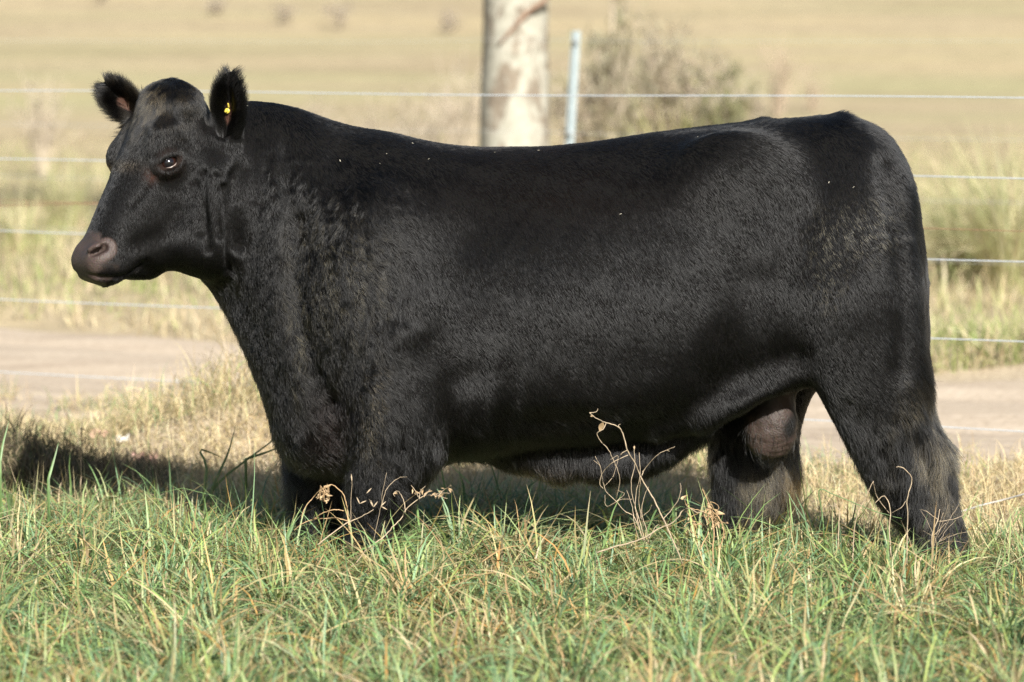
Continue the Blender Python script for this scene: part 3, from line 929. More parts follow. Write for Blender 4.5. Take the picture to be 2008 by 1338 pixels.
        so = ob.modifiers.new('thickness', 'SOLIDIFY'); so.thickness = .0006
        tag(ob, lab, 'grass', 'single long grass blades')
    # 12 seed stalk dark against the track at left
    Y = 13.2
    t, o = weed(158, 930, Y, 'dark dried seed stalk standing alone left of the chest', group='dead weeds in front of the bull')
    weed_part('stem', stem, t, o, [[(158, 960), (159, 900), (160, 850), (161, 828)]], Y, .003, .0015)
    hang_leaves(t, o, stem, 10, .010, .020, None, -.5, 'seed')

    # twine at the right edge
    rp = plain_mat('grey_twine', (.50, .47, .43), .8, 120, .2)
    pts = smooth_line([P(1872, 1008, 12.62), P(1890, 1002, 12.6), P(1925, 991, 12.55), P(1970, 980, 12.5), P(2010, 969, 12.42), P(2090, 950, 12.3), P(2150, 940, 12.2)], 90)
    org = pts[0].copy()
    mb = MB()
    ang = np.linspace(0, 2 * math.pi * 26, 90)
    for ph in (0, 2.09, 4.19):
        mb.add(tube(pts - org + .0022 * np.stack([np.zeros(90), np.cos(ang + ph), np.sin(ang + ph)], 1), .0022, 5))
    tag(mb.build('twine', rp, origin=None), 'grey twisted twine running out of the grass at the right edge', 'twine')
    bpy.data.objects['twine'].location = org
    # scraps of plastic lying in the dry grass at left

    def scrap(px, py, Y, size, mat, label, seed, asp=.6):
        r = np.random.default_rng(seed)
        o = P(px, py, Y); o[2] = float(terrain(o[0], o[1])) + .03
        n = 15
        u, v = np.meshgrid(np.linspace(-1, 1, n), np.linspace(-1, 1, n), indexing='ij')
        p = np.stack([u.ravel() * size, v.ravel() * size * asp, 0 * u.ravel()], 1)
        q = np.stack([u.ravel(), v.ravel()], 1)
        p[:, 2] = .38 * size * snoise(q, 3.6, seed, 3) + .30 * size * (q[:, 1] + 1)
        p[:, 0] += .16 * size * snoise(q, 4.2, seed + 1, 2); p[:, 1] += .2 * size * snoise(q, 3.5, seed + 2, 2)
        idx = np.arange(n * n).reshape(n, n)
        F = np.stack([idx[:-1, :-1], idx[1:, :-1], idx[1:, 1:], idx[:-1, 1:]], -1).reshape(-1, 4)
        ob = mesh_obj('plastic_scrap', p, F, mat)
        ob.location = o
        so = ob.modifiers.new('thickness', 'SOLIDIFY'); so.thickness = .001
        tag(ob, label, 'plastic scrap', 'scraps of plastic in the dry grass')
    pk = plain_mat('pink_plastic', (.50, .30, .235), .5, 8, .25)
    wp = plain_mat('white_plastic', (.56, .55, .53), .45, 8, .12)
    scrap(193, 864, 14.95, .035, pk, 'small faded pink plastic scrap nearest the left shade', 3)
    scrap(240, 876, 14.75, .026, wp, 'crumpled white plastic scrap between the two pink ones', 9, .8)
    scrap(284, 903, 14.4, .05, pk, 'larger crumpled pink plastic scrap at the edge of the shade', 14)
# ------------------------------------------------------------------ the bull
Y0 = 12.0


def build_bull():
    # signed distance field on a grid that is finer round the head
    head_x = P(480, 300, Y0)[0]
    x_min = P(120, 500, 11.6)[0]; x_max = P(1935, 600, Y0)[0]
    gx = np.concatenate([np.arange(x_min, head_x, .0055), np.arange(head_x, x_max, .0100)])
    z_h = P(400, 600, Y0)[2]; z_top = P(400, 105, Y0)[2]
    gz = np.concatenate([np.arange(-.03, z_h, .0100), np.arange(z_h, z_top, .0060)])
    gy = np.concatenate([np.arange(Y0 - .47, Y0 - .12, .0055), np.arange(Y0 - .12, Y0 + .44, .0080)])
    gx = gx.astype(np.float32); gy = gy.astype(np.float32); gz = gz.astype(np.float32)
    Fd = np.full((len(gx), len(gy), len(gz)), .5, np.float32)

    def window(lo, hi, pad=.09):
        s = []
        for g, a, b in zip((gx, gy, gz), lo, hi):
            s.append(slice(max(0, np.searchsorted(g, a - pad)), min(len(g), np.searchsorted(g, b + pad))))
        return tuple(s)

    def grids(w):
        return gx[w[0]][:, None, None], gy[w[1]][None, :, None], gz[w[2]][None, None, :]

    def smin(a, b, k):
        h = np.clip(.5 + .5 * (b - a) / k, 0, 1)
        return b * (1 - h) + a * h - k * h * (1 - h)

    def union(w, d, k):
        Fd[w] = smin(Fd[w], d.astype(np.float32), k)

    def carve(w, d, k):
        Fd[w] = -smin(-Fd[w], d.astype(np.float32), k)

    def ell(c, r, axes=None, k=.03, sub=False, p=2.0):
        c = np.asarray(c, float); r = np.asarray(r, float)
        R = float(r.max()) if axes is not None else r
        w = window(c - R, c + R)
        x, y, z = grids(w)
        d0, d1, d2 = x - c[0], y - c[1], z - c[2]
        if axes is not None:
            a, b, e = axes
            d0, d1, d2 = (d0 * a[0] + d1 * a[1] + d2 * a[2], d0 * b[0] + d1 * b[1] + d2 * b[2],
                          d0 * e[0] + d1 * e[1] + d2 * e[2])
        q = np.sqrt((d0 / r[0]) ** 2 + (d1 / r[1]) ** 2 + (d2 / r[2]) ** 2) + 1e-6
        g = np.sqrt((d0 / r[0] ** 2) ** 2 + (d1 / r[1] ** 2) ** 2 + (d2 / r[2] ** 2) ** 2) + 1e-6
        d = q * (q - 1) / g
        (carve if sub else union)(w, d, k)

    def chain(pts, radii, k=.03):
        """rounded cones along a polyline"""
        pts = [np.asarray(p, float) for p in pts]
        for a, b, ra, rb in zip(pts, pts[1:], radii, radii[1:]):
            w = window(np.minimum(a, b) - max(ra, rb), np.maximum(a, b) + max(ra, rb))
            x, y, z = grids(w)
            ab = b - a
            t = np.clip(((x - a[0]) * ab[0] + (y - a[1]) * ab[1] + (z - a[2]) * ab[2]) / (ab @ ab), 0, 1)
            d = np.sqrt((x - a[0] - t * ab[0]) ** 2 + (y - a[1] - t * ab[1]) ** 2 + (z - a[2] - t * ab[2]) ** 2) - (ra + (rb - ra) * t)
            union(w, d, k)

    def pchip(xs, ys, x):
        """smooth interpolation of stations"""
        xs = np.asarray(xs, float); ys = np.asarray(ys, float)
        m = np.gradient(ys, xs)
        i = np.clip(np.searchsorted(xs, x) - 1, 0, len(xs) - 2)
        h = xs[i + 1] - xs[i]; t = np.clip((x - xs[i]) / h, 0, 1)
        return ((2 * t ** 3 - 3 * t ** 2 + 1) * ys[i] + (t ** 3 - 2 * t ** 2 + t) * h * m[i]
                + (-2 * t ** 3 + 3 * t ** 2) * ys[i + 1] + (t ** 3 - t ** 2) * h * m[i + 1])

    # ---- trunk: upright slices; px, top, bottom, widest, half width, p upper, p lower
    T = [(395, 240, 548, 400, .10, 2, 2), (430, 215, 590, 400, .15, 2, 2), (480, 200, 688, 425, .195, 2, 2), (520, 201, 785, 455, .235, 2.0, 2.1),
         (560, 208, 868, 490, .268, 2, 2.2), (600, 219, 908, 530, .295, 2, 2.3), (650, 236, 928, 565, .322, 2, 2.4),
         (700, 249, 932, 585, .340, 2, 2.4), (760, 258, 925, 595, .352, 2.05, 2.4), (830, 274, 912, 600, .362, 2.1, 2.4),
         (900, 287, 898, 605, .372, 2.15, 2.35), (1000, 289, 884, 610, .386, 2.2, 2.3), (1100, 284, 874, 610, .395, 2.25, 2.3),
         (1200, 273, 866, 605, .397, 2.3, 2.3), (1300, 260, 850, 595, .392, 2.4, 2.2), (1400, 246, 815, 570, .378, 2.5, 2.1),
         (1480, 237, 786, 550, .362, 2.6, 2.1), (1560, 232, 764, 530, .350, 2.6, 2.1), (1640, 229, 757, 520, .335, 2.5, 2.1),
         (1700, 245, 757, 520, .310, 2.4, 2.1), (1750, 281, 748, 525, .265, 2.3, 2.1), (1785, 352, 735, 540, .215, 2.2, 2),
         (1806, 450, 715, 580, .150, 2, 2), (1819, 545, 680, 610, .07, 2, 2)]
    T = np.array(T, float)
    sx = P(T[:, 0], 600, Y0)[:, 0]
    w = window((sx[0], Y0 - .40, P(0, 950, Y0)[2]), (sx[-1], Y0 + .40, P(0, 190, Y0)[2]), .05)
    x, y, z = grids(w)
    xx = np.clip(x[:, 0, 0], sx[0], sx[-1])
    zt, zb, zc = (pchip(sx, P(T[:, 0], T[:, i], Y0)[:, 2], xx)[:, None, None] for i in (1, 2, 3))
    hw, pu, pl = (pchip(sx, T[:, i], xx)[:, None, None] for i in (4, 5, 6))
    ay = np.abs(y - Y0); v = z - zc
    h = np.where(v > 0, zt - zc, zc - zb); pp = np.where(v > 0, pu, pl)
    rho = ((ay / hw) ** pp + (np.abs(v) / h) ** pp) ** (1 / pp) + 1e-6
    r = np.sqrt(ay ** 2 + v ** 2)
    d = r * (1 - 1 / rho)
    d = np.maximum(d, np.maximum(sx[0] - x, x - sx[-1]))
    union(w, d, .005)

    def column(st, k=.05, p=2.2):
        """limb from level slices: px, py, depth offset, rx (px), ry (m)"""
        st = np.array(st, float)
        pts = P(st[:, 0], st[:, 1], Y0 + st[:, 2])
        o = np.argsort(pts[:, 2]); pts = pts[o]; st = st[o]
        rx = st[:, 3] * (Y0 + st[:, 2]) / F_PX; ry = st[:, 4]
        zz = pts[:, 2]
        w = window((pts[:, 0].min() - rx.max(), pts[:, 1].min() - ry.max(), zz[0]),
                   (pts[:, 0].max() + rx.max(), pts[:, 1].max() + ry.max(), zz[-1]), .08)
        x, y, z = grids(w)
        zq = np.clip(z[0, 0], zz[0], zz[-1])
        cx, cy, ax, by = (pchip(zz, a, zq)[None, None, :] for a in (pts[:, 0], pts[:, 1], rx, ry))
        dx, dy = x - cx, y - cy
        rho = (np.abs(dx / ax) ** p + np.abs(dy / by) ** p) ** (1 / p) + 1e-6
        d = np.sqrt(dx ** 2 + dy ** 2) * (1 - 1 / rho)
        d = np.maximum(d, np.maximum(zz[0] - z, z - zz[-1]))
        union(w, d, k)

    # ---- shoulders, arms, brisket
    for s in (-1, 1):
        ell(P(735, 560, Y0 + s * .245) , (.20, .130, .34), k=.07)
        ell(P(1440, 350, Y0 + s * .26), (.20, .075, .15), k=.10)        # hip
        ell(P(1660, 560, Y0 + s * .24), (.23, .135, .30), k=.08)       # round of the thigh
    ell(P(603, 795, Y0), (.125, .22, .20), k=.06)
    column([(765, 640, -.255, 100, .125), (775, 720, -.26, 103, .13), (785, 800, -.255, 99, .125), (786, 850, -.25, 97, .118), (779, 900, -.245, 89, .11),
            (763, 945, -.24, 74, .1), (748, 985, -.235, 62, .088), (736, 1020, -.235, 49, .072), (726, 1060, -.235, 41, .066),
            (722, 1090, -.24, 46, .076), (716, 1120, -.245, 52, .085), (712, 1140, -.245, 56, .09)])
    column([(640, 820, .18, 85, .12), (634, 880, .19, 75, .11), (628, 930, .20, 65, .1), (629, 980, .20, 60, .085), (626, 1015, .2, 44, .07),
            (622, 1050, .2, 42, .07), (614, 1085, .2, 50, .08)])
    # ---- hind legs
    column([(1690, 480, -.235, 85, .09), (1690, 560, -.235, 112, .14), (1695, 650, -.225, 122, .15), (1703, 720, -.22, 119, .145), (1714, 772, -.215, 110, .13),
            (1737, 830, -.21, 101, .115), (1761, 880, -.21, 94, .105), (1780, 930, -.21, 88, .1), (1797, 980, -.21, 77, .092),
            (1821, 1030, -.21, 63, .085), (1843, 1080, -.215, 53, .08), (1858, 1120, -.215, 48, .085), (1866, 1160, -.215, 54, .09)], k=.05)
    column([(1560, 640, .20, 120, .13), (1520, 720, .21, 110, .13), (1492, 780, .21, 98, .125), (1481, 830, .21, 89, .115), (1476, 880, .21, 86, .105),
            (1481, 945, .21, 83, .1), (1476, 1000, .21, 69, .09), (1458, 1040, .21, 44, .075), (1448, 1080, .21, 33, .068),
            (1438, 1110, .21, 40, .08), (1432, 1130, .21, 45, .085)], k=.04)
    # ---- sheath and scrotum
    chain([P(930, 868, Y0), P(1010, 884, Y0), P(1090, 902, Y0), P(1190, 904, Y0), P(1250, 894, Y0), P(1300, 872, Y0), P(1375, 840, Y0)],
          [.03, .050, .058, .060, .056, .052, .045], k=.06)
    for sd in (-1, 1):        # the fold of skin from belly to stifle
        chain([P(1290, 835, Y0 + sd * .15), P(1380, 816, Y0 + sd * .195), P(1450, 778, Y0 + sd * .225), P(1530, 742, Y0 + sd * .225), P(1600, 715, Y0 + sd * .23)],
              [.035, .040, .040, .038, .045], k=.07)
    chain([P(1525, 740, Y0 + .0), P(1520, 800, Y0 - .02)], [.06, .065], k=.03)
    ell(P(1514, 835, Y0 - .03), (.088, .085, .118), k=.02)
    ell(P(1500, 850, Y0 - .05), (.066, .055, .090), k=.02)
    ell(P(1530, 842, Y0 + .02), (.062, .06, .092), k=.018)
    # ---- tail lies down the back of the thighs
    tl = [(1590, 262), (1648, 256), (1700, 278), (1738, 318), (1764, 385), (1783, 460), (1796, 540), (1803, 640), (1806, 740)]
    chain([P(a, b, Y0 - .01) for a, b in tl], [.03, .044, .042, .038, .034, .03, .027, .025, .022], k=.03)

    # ---- head: own frame, A down the face, L to the animal's left, N out of the forehead
    F0 = P(313, 163, 11.92); F1 = P(153, 517, 11.765)
    A = F1 - F0; HL = float(np.linalg.norm(A)); A = A / HL
    fh = np.array([A[0], A[1], 0]); fh /= np.linalg.norm(fh)
    L = np.array([-fh[1], fh[0], 0.0])
    N = fh - A * (fh @ A); N /= np.linalg.norm(N)

    def H(t, l, n):
        return F0 + A * (t * HL) + L * l + N * n
    def HP(a, b, l):
        """point of the head at lateral offset l that shows at photo pixel (a, b)"""
        Y = 11.8
        for _ in range(6):
            q = P(a, b, Y); Y += (l - (q - F0) @ L) / L[1]
        return P(a, b, Y)
    S = np.array([(-.02, .085, -.03, -.14, .5), (.04, .125, .002, -.20, .5), (.12, .142, .014, -.25, .5), (.24, .146, .014, -.29, .45), (.36, .142, .010, -.315, .4), (.46, .136, .007, -.325, .4),
                  (.58, .127, .006, -.315, .42), (.70, .117, .006, -.285, .45), (.80, .108, .004, -.240, .45), (.88, .106, .002, -.195, .45),
                  (.95, .102, -.003, -.165, .45), (1.0, .088, -.016, -.14, .5), (1.035, .06, -.040, -.115, .5)])
    c0, c1 = H(.5, 0, -.15) - .45, H(.5, 0, -.15) + .45
    w = window(c0, c1, 0)
    x, y, z = grids(w)
    d0, d1, d2 = x - F0[0], y - F0[1], z - F0[2]
    t = (d0 * A[0] + d1 * A[1] + d2 * A[2]) / HL
    l = d0 * L[0] + d1 * L[1] + d2 * L[2]
    n = d0 * N[0] + d1 * N[1] + d2 * N[2]
    tq = np.clip(t, S[0, 0], S[-1, 0])
    hw, nf, nb, fr = (pchip(S[:, 0], S[:, i], tq) for i in (1, 2, 3, 4))
    nc = nf - (nf - nb) * fr
    v = n - nc
    h = np.where(v > 0, nf - nc, nc - nb)
    pp = 2.5
    rho = (np.abs(l / hw) ** pp + np.abs(v / h) ** pp) ** (1 / pp) + 1e-6
    d = np.sqrt(l ** 2 + v ** 2) * (1 - 1 / rho)
    d = np.maximum(d, np.maximum(S[0, 0] - t, t - S[-1, 0]) * HL)
    union(w, d, .035)
    ax = (A, L, N)
    ell(H(.070, .02, -.065), (.075, .130, .085), ax, k=.05)                    # poll
    for s in (-1, 1):
        ell(HP(334, 318, .125) if s > 0 else H(.385, -.130, -.036), (.060, .038, .050), ax, k=.03)       # orbit
        ell(H(.275, s * .118, -.040), (.075, .036, .042), ax, k=.04)       # brow
        ell(H(.58, s * .086, -.21), (.17, .040, .12), ax, k=.05)           # cheek
        ell(H(.945, s * .060, -.055), (.062, .048, .060), ax, k=.03)       # nostril wing
    ell(H(.965, .004, -.074), (.055, .090, .070), ax, k=.03)                  # muzzle
    ell(HP(238, 520, .0), (.040, .072, .070), ax, k=.02)                  # lower lip and chin
    ell(H(.72, 0, -.235), (.13, .085, .07), ax, k=.05)
    # throat and neck root behind the head
    ell(P(430, 400, 11.90), (.13, .17, .26), k=.06)
    ell(P(395, 480, 11.88), (.12, .13, .10), k=.06)
    # ears
    def frame(a, face):
        a = np.asarray(a, float); a /= np.linalg.norm(a)
        f = np.asarray(face, float); f = f - a * (f @ a); f /= np.linalg.norm(f)
        return (a, np.cross(a, f), f)
    eb, et = P(442, 292, 11.84), P(453, 143, 11.80)
    fr1 = frame(et - eb, (-.40, -.9, .1))
    ec = eb * .45 + et * .55
    chain([H(.16, .10, -.13), eb, eb * .75 + et * .25], [.05, .040, .042], k=.03)
    ell(ec, (.125, .058, .026), fr1, k=.02)
    ell(ec + fr1[2] * .024 - fr1[0] * .012, (.098, .038, .027), fr1, k=.012, sub=True)
    fb, ft = P(272, 238, 12.06), P(211, 168, 12.04)
    fr2 = frame(ft - fb, (.15, -.95, -.2))
    fc = fb * .42 + ft * .58
    chain([H(.16, -.10, -.13), fb], [.05, .036], k=.03)
    ell(fc, (.088, .056, .024), fr2, k=.02)
    ell(fc + fr2[2] * .023 - fr2[0] * .02 - fr2[1] * 0.0, (.065, .036, .024), fr2, k=.012, sub=True)
    # near eye socket, nostrils, mouth: found where the line of sight meets the head
    def hit(a, b):
        Y = np.arange(11.40, 12.4, .002)
        q = P(a, b, Y)
        ii = [np.clip(np.searchsorted(g, q[:, c]), 0, len(g) - 1) for c, g in enumerate((gx, gy, gz))]
        f = Fd[ii[0], ii[1], ii[2]]
        k = int(np.argmax(f < 0))
        return q[k]

    def mirror(q):
        return q - 2 * L * ((q - F0) @ L)
    ER = .031
    q_eye = hit(333, 318); ca, cb = hit(311, 328), hit(354, 308)
    ea1 = cb - ca; half = float(np.linalg.norm(ea1)) / 2; ea1 /= half * 2
    ez = L * .85 + N * .35 + A * .1; ez -= ea1 * (ez @ ea1); ez /= np.linalg.norm(ez)
    ea2 = np.cross(ez, ea1)
    if ea2[2] < 0: ea2 = -ea2
    q_eye = (ca + cb + 2 * q_eye) / 4
    def mv(v): return v - 2 * L * (v @ L)
    eye_fr = [(q_eye, ea1, ea2, ez), (mirror(q_eye) + L * .020, mv(ea1), mv(ea2), mv(ez))]
    for (q, e1, e2, e3) in eye_fr:
        ell(q - e3 * .014, (.056, .044, .026), (e1, e2, e3), k=.022)
        ell(q + e2 * .026 - e3 * .006, (.050, .014, .018), (e1, e2, e3), k=.016)      # heavy upper lid
        ell(q + e3 * .012, (half * 1.0, .0200, .020), (e1, e2, e3), k=.004, sub=True)
        ell(q + e3 * (.003 - ER), (ER + .001,) * 3, k=.003, sub=True)
    eyes = [q + e3 * (.003 - ER) for (q, e1, e2, e3) in eye_fr]
    nost = []
    na, nb_ = hit(176, 501), hit(206, 487)
    for s in (1, -1):
        a, b = (na, nb_) if s > 0 else (mirror(na) - L * .01, mirror(nb_) - L * .01)
        q = (a + b) / 2
        f0 = (b - a) / np.linalg.norm(b - a)
        f2 = L * s * .85 + N * .45 + A * .2; f2 -= f0 * (f2 @ f0); f2 /= np.linalg.norm(f2)
        fn = (f0, np.cross(f2, f0), f2)
        up_ = fn[1] if fn[1][2] > 0 else -fn[1]
        if s > 0: ell(q + up_ * .017 - f2 * .004, (.032, .011, .012), fn, k=.014)
        ell(q - f2 * .002, (.032, .0100, .030), fn, k=.005, sub=True)
        ell(b + up_ * .006 - f2 * .002, (.0095, .014, .020), fn, k=.006, sub=True)
        nost.append(q); nost.append(b)
    ms = [hit(a, b) for a, b in ((172, 540), (190, 543), (210, 545), (235, 543), (258, 535), (276, 524), (292, 512))]
    for s in (1, -1):
        mq = ms if s > 0 else [mirror(q) for q in ms]
        for p0, p1 in zip(mq, mq[1:]):
            for f in np.linspace(0, 1, 4):
                q = p0 * (1 - f) + p1 * f
                ell(q, (.0045, .012, .012), ax, k=.008, sub=True)

    # ---- surface nets
    ins = Fd < 0
    cells = np.zeros(tuple(np.array(ins.shape) - 1), np.uint8)
    n0, n1, n2 = cells.shape
    for i in (0, 1):
        for j in (0, 1):
            for k in (0, 1):
                cells += ins[i:n0 + i, j:n1 + j, k:n2 + k]
    I, J, K = np.nonzero((cells > 0) & (cells < 8))
    vid = np.full(cells.shape, -1, np.int32); vid[I, J, K] = np.arange(len(I))
    acc = np.zeros((len(I), 3)); cnt = np.zeros(len(I))
    corners = [(i, j, k) for i in (0, 1) for j in (0, 1) for k in (0, 1)]
    vals = {c: Fd[I + c[0], J + c[1], K + c[2]] for c in corners}
    for ca in corners:
        for axd in range(3):
            if ca[axd]: continue
            cb = list(ca); cb[axd] = 1; cb = tuple(cb)
            va, vb = vals[ca], vals[cb]
            m = (va < 0) != (vb < 0)
            tt = np.where(m, va / np.where(va - vb == 0, 1, va - vb), 0)
            for dd, (g, ii) in enumerate(((gx, I), (gy, J), (gz, K))):
                p = g[ii + ca[dd]] + ((g[ii + 1] - g[ii]) * tt if dd == axd else 0)
                acc[:, dd] += np.where(m, p, 0)
            cnt += m
    V = acc / cnt[:, None]
    quads = []
    for axd in range(3):
        a = [slice(None)] * 3; b = [slice(None)] * 3
        a[axd] = slice(0, -1); b[axd] = slice(1, None)
        ia, ib = ins[tuple(a)], ins[tuple(b)]
        e = np.nonzero(ia != ib)
        o1, o2 = [(1, 2), (2, 0), (0, 1)][axd]
        ok = (e[o1] > 0) & (e[o2] > 0) & (e[o1] < cells.shape[o1]) & (e[o2] < cells.shape[o2])
        e = [q[ok] for q in e]
        flip = ~ia[tuple(e)]
        q4 = []
        for s1, s2 in ((0, 0), (1, 0), (1, 1), (0, 1)):
            idx = [q.copy() for q in e]; idx[o1] = idx[o1] - 1 + s1; idx[o2] = idx[o2] - 1 + s2
            q4.append(vid[tuple(idx)])
        q4 = np.stack(q4, 1)
        q4[flip] = q4[flip][:, ::-1]
        quads.append(q4)
    Q = np.concatenate(quads)
    Q = Q[(Q >= 0).all(1)]
    # keep only the largest connected piece is not needed: the field is one body

    E = np.concatenate([Q[:, [0, 1]], Q[:, [1, 2]], Q[:, [2, 3]], Q[:, [3, 0]]])

    def relax(X, it, lam=.5, mask=None):
        deg = np.bincount(E[:, 0], minlength=len(X)) + np.bincount(E[:, 1], minlength=len(X))
        for _ in range(it):
            s = np.stack([np.bincount(E[:, 0], X[E[:, 1], c], len(X)) + np.bincount(E[:, 1], X[E[:, 0], c], len(X)) for c in range(3)], 1)
            m = s / deg[:, None] - X
            X = X + lam * m * (1 if mask is None else mask[:, None])
        return X

    def normals(X):
        fn = np.cross(X[Q[:, 2]] - X[Q[:, 0]], X[Q[:, 3]] - X[Q[:, 1]])
        vn = np.stack([sum(np.bincount(Q[:, j], fn[:, c], len(X)) for j in range(4)) for c in range(3)], 1)
        return vn / (np.linalg.norm(vn, axis=1)[:, None] + 1e-12)

    head_c = H(.5, 0, -.12)
    on_head = sstep(.46, .36, np.linalg.norm(V - head_c, axis=1))
    V = relax(V, 10, .5, 1 - .80 * on_head)
    VN = normals(V)
    # ---- sculpting on the near side, in side-view strokes (photo px, radius px, height m)
    px, py = to_px(V)
    near = sstep(.15, -.35, VN[:, 1]) * (V[:, 1] < Y0 + .02)
    D = np.zeros(len(V))

    def stroke(pts, rad, amp):
        pts = np.asarray(pts, float)
        best = np.full(len(V), 1e9)
        for a, b in zip(pts[:-1], pts[1:]):
            ab = b - a
            tt = np.clip(((px - a[0]) * ab[0] + (py - a[1]) * ab[1]) / (ab @ ab), 0, 1)
            best = np.minimum(best, np.hypot(px - a[0] - tt * ab[0], py - a[1] - tt * ab[1]))
        D[:] += amp * np.exp(-(best / rad) ** 2) * near

    def dab(a, b, rx, ry, amp, ang=0):
        c, s = math.cos(math.radians(ang)), math.sin(math.radians(ang))
        u = (px - a) * c + (py - b) * s; q = -(px - a) * s + (py - b) * c
        D[:] += amp * np.exp(-(u / rx) ** 2 - (q / ry) ** 2) * near
    # neck and dewlap
    stroke([(585, 430), (572, 520), (580, 620), (605, 720), (640, 790)], 25, -.033)
    stroke([(560, 300), (560, 380), (572, 450)], 26, -.014)
    stroke([(440, 560), (500, 650), (540, 740), (580, 830)], 20, -.012)
    stroke([(470, 620), (515, 700), (550, 790)], 20, .010)
    stroke([(470, 330), (455, 400), (470, 480)], 16, -.018)
    sr = np.random.default_rng(5)
    for xk, ln_, am in ((388, 95, .006), (404, 150, .008), (428, 120, .007), (446, 170, .010), (464, 140, .007)):
        y0_ = 340 + sr.uniform(-15, 25)
        stroke([(xk - 6, y0_), (xk + sr.uniform(-5, 5), y0_ + ln_ * .5), (xk + 4, y0_ + ln_)], 8 + sr.uniform(-1, 4), -am * 1.9)
    for k in range(12):
        xk = 492 + 19 * k + sr.uniform(-7, 7); y0_ = 250 + 5 * k + sr.uniform(-20, 60); ln_ = sr.uniform(70, 190)
        stroke([(xk + 4, y0_), (xk + sr.uniform(-9, 3), y0_ + ln_ * .5), (xk + sr.uniform(-4, 10), y0_ + ln_)], sr.uniform(6, 13), -sr.uniform(.003, .008))
    # shoulder, arm, elbow
    dab(690, 470, 70, 120, .016)
    dab(800, 640, 60, 90, .012)
    stroke([(905, 470), (885, 560), (872, 660), (895, 730)], 48, -.010)
    dab(925, 735, 40, 32, -.018, -30)
    dab(884, 810, 24, 80, -.016)
    stroke([(700, 700), (760, 720), (830, 690)], 36, -.006)
    dab(650, 840, 40, 70, -.035)
    dab(770, 830, 50, 60, .010)
    # ribs
    stroke([(963, 715), (966, 775), (956, 835)], 14, .006)
    stroke([(1000, 710), (1005, 780), (990, 840)], 16, -.005)
    for k in range(5):
        stroke([(1060 + 75 * k, 480), (1075 + 75 * k, 620), (1068 + 75 * k, 740)], 26, .0016)
    dab(1130, 835, 170, 30, -.022)
    dab(1150, 610, 230, 80, .014)
    stroke([(820, 600), (760, 690), (720, 760)], 40, .010)
    stroke([(640, 430), (660, 560), (690, 660)], 40, .010)
    # loin, hip, flank, thigh
    dab(1440, 430, 75, 90, -.018, 10)
    stroke([(1470, 560), (1455, 650), (1440, 740)], 55, -.030)
    dab(1600, 320, 90, 50, -.008)
    stroke([(1570, 420), (1535, 560), (1550, 680), (1575, 745)], 40, -.016)
    stroke([(1735, 320), (1762, 450), (1772, 600), (1765, 720)], 22, -.014)
    dab(1655, 600, 75, 110, .020)
    dab(1530, 470, 50, 60, .010)
    stroke([(1660, 800), (1720, 870), (1765, 980)], 26, -.014)
    stroke([(1775, 760), (1800, 830), (1840, 880)], 18, .010)
    dab(1842, 885, 22, 34, .014)
    stroke([(1806, 870), (1822, 930), (1842, 1000)], 16, -.007)
    stroke([(1760, 950), (1800, 1020), (1830, 1090)], 14, .006)
    dab(735, 960, 34, 40, .010)
    stroke([(790, 880), (775, 960), (745, 1030)], 16, -.008)
    stroke([(1540, 930), (1520, 990), (1475, 1050)], 14, .008)
    # face
    stroke([(300, 195), (272, 240), (238, 300), (218, 338)], 7, .004)
    stroke([(272, 225), (245, 275), (226, 320)], 7, -.004)
    stroke([(300, 250), (345, 245), (385, 285)], 12, .006)
    dab(318, 395, 46, 40, .004)
    stroke([(375, 330), (372, 400), (330, 455), (270, 480)], 20, -.008)
    dab(345, 455, 34, 40, .008)
    stroke([(300, 345), (285, 372), (262, 400)], 9, -.004)
    stroke([(255, 300), (235, 345), (210, 400)], 9, .004)
    V = V + VN * D[:, None]
    V = relax(V, 2, .5, 1 - .8 * on_head)
    # uneven coat and muscle, all round
    VN = normals(V)
    V = V + VN * (snoise(V, 16, 3, 2) * .0035 * (1 - on_head))[:, None]
    # folds of skin on the scrotum
    wobs = snoise(V, 120, 77, 2)
    px, py = to_px(V)
    scr = sstep(1.18, .95, np.hypot((px - 1514) / 58, (py - 835) / 76)) * (np.abs(V[:, 1] - (Y0 - .03)) < .14)
    V = V + VN * (scr * (.0018 * np.sin(py * .60 + 2.2 * np.sin(px * .09) + 1.5 * wobs) * sstep(795, 850, py) + .0022 * wobs))[:, None]
    VN = normals(V)

    # ---- bare skin, colours that stay put, and shade painted into the nostrils
    hd = (V - F0)
    ht, hl, hn = hd @ A / HL, hd @ L, hd @ N
    bare = np.zeros(len(V)); colr = np.tile(np.array([.006, .0056, .0053]), (len(V), 1))

    def paint(m, c):
        nonlocal colr
        colr = colr * (1 - m[:, None]) + np.array(c) * m[:, None]
    wob = snoise(V, 60, 11, 2)
    mzd = np.linalg.norm((V - H(.965, 0, -.028)) * 1.0, axis=1) + .010 * wob
    muz = sstep(.120, .098, mzd) * sstep(-.125, -.10, hn) * (ht > .82)
    bare = np.maximum(bare, muz); paint(muz * .95, (.070, .049, .041))
    paint(muz * sstep(.0, .5, snoise(V, 90, 5, 2)) * .5, (.045, .032, .027))
    for e in eyes:
        de = np.linalg.norm(V - e, axis=1)
        lid = sstep(.038, .034, de); bare = np.maximum(bare, lid)
        paint(sstep(.070, .042, de) * .6, (.030, .019, .015))
        paint(sstep(.036, .033, de) * .8, (.02, .015, .013))
    for q in nost:
        dq = np.linalg.norm(V - q, axis=1)
        bare = np.maximum(bare, sstep(.040, .034, dq)); paint(sstep(.046, .036, dq), (.066, .046, .039))
    for q in nost:
        paint(sstep(.026, .012, np.linalg.norm(V - q, axis=1)) * .6, (.020, .011, .009))  # red-black painted inside the nostrils to deepen the shade there
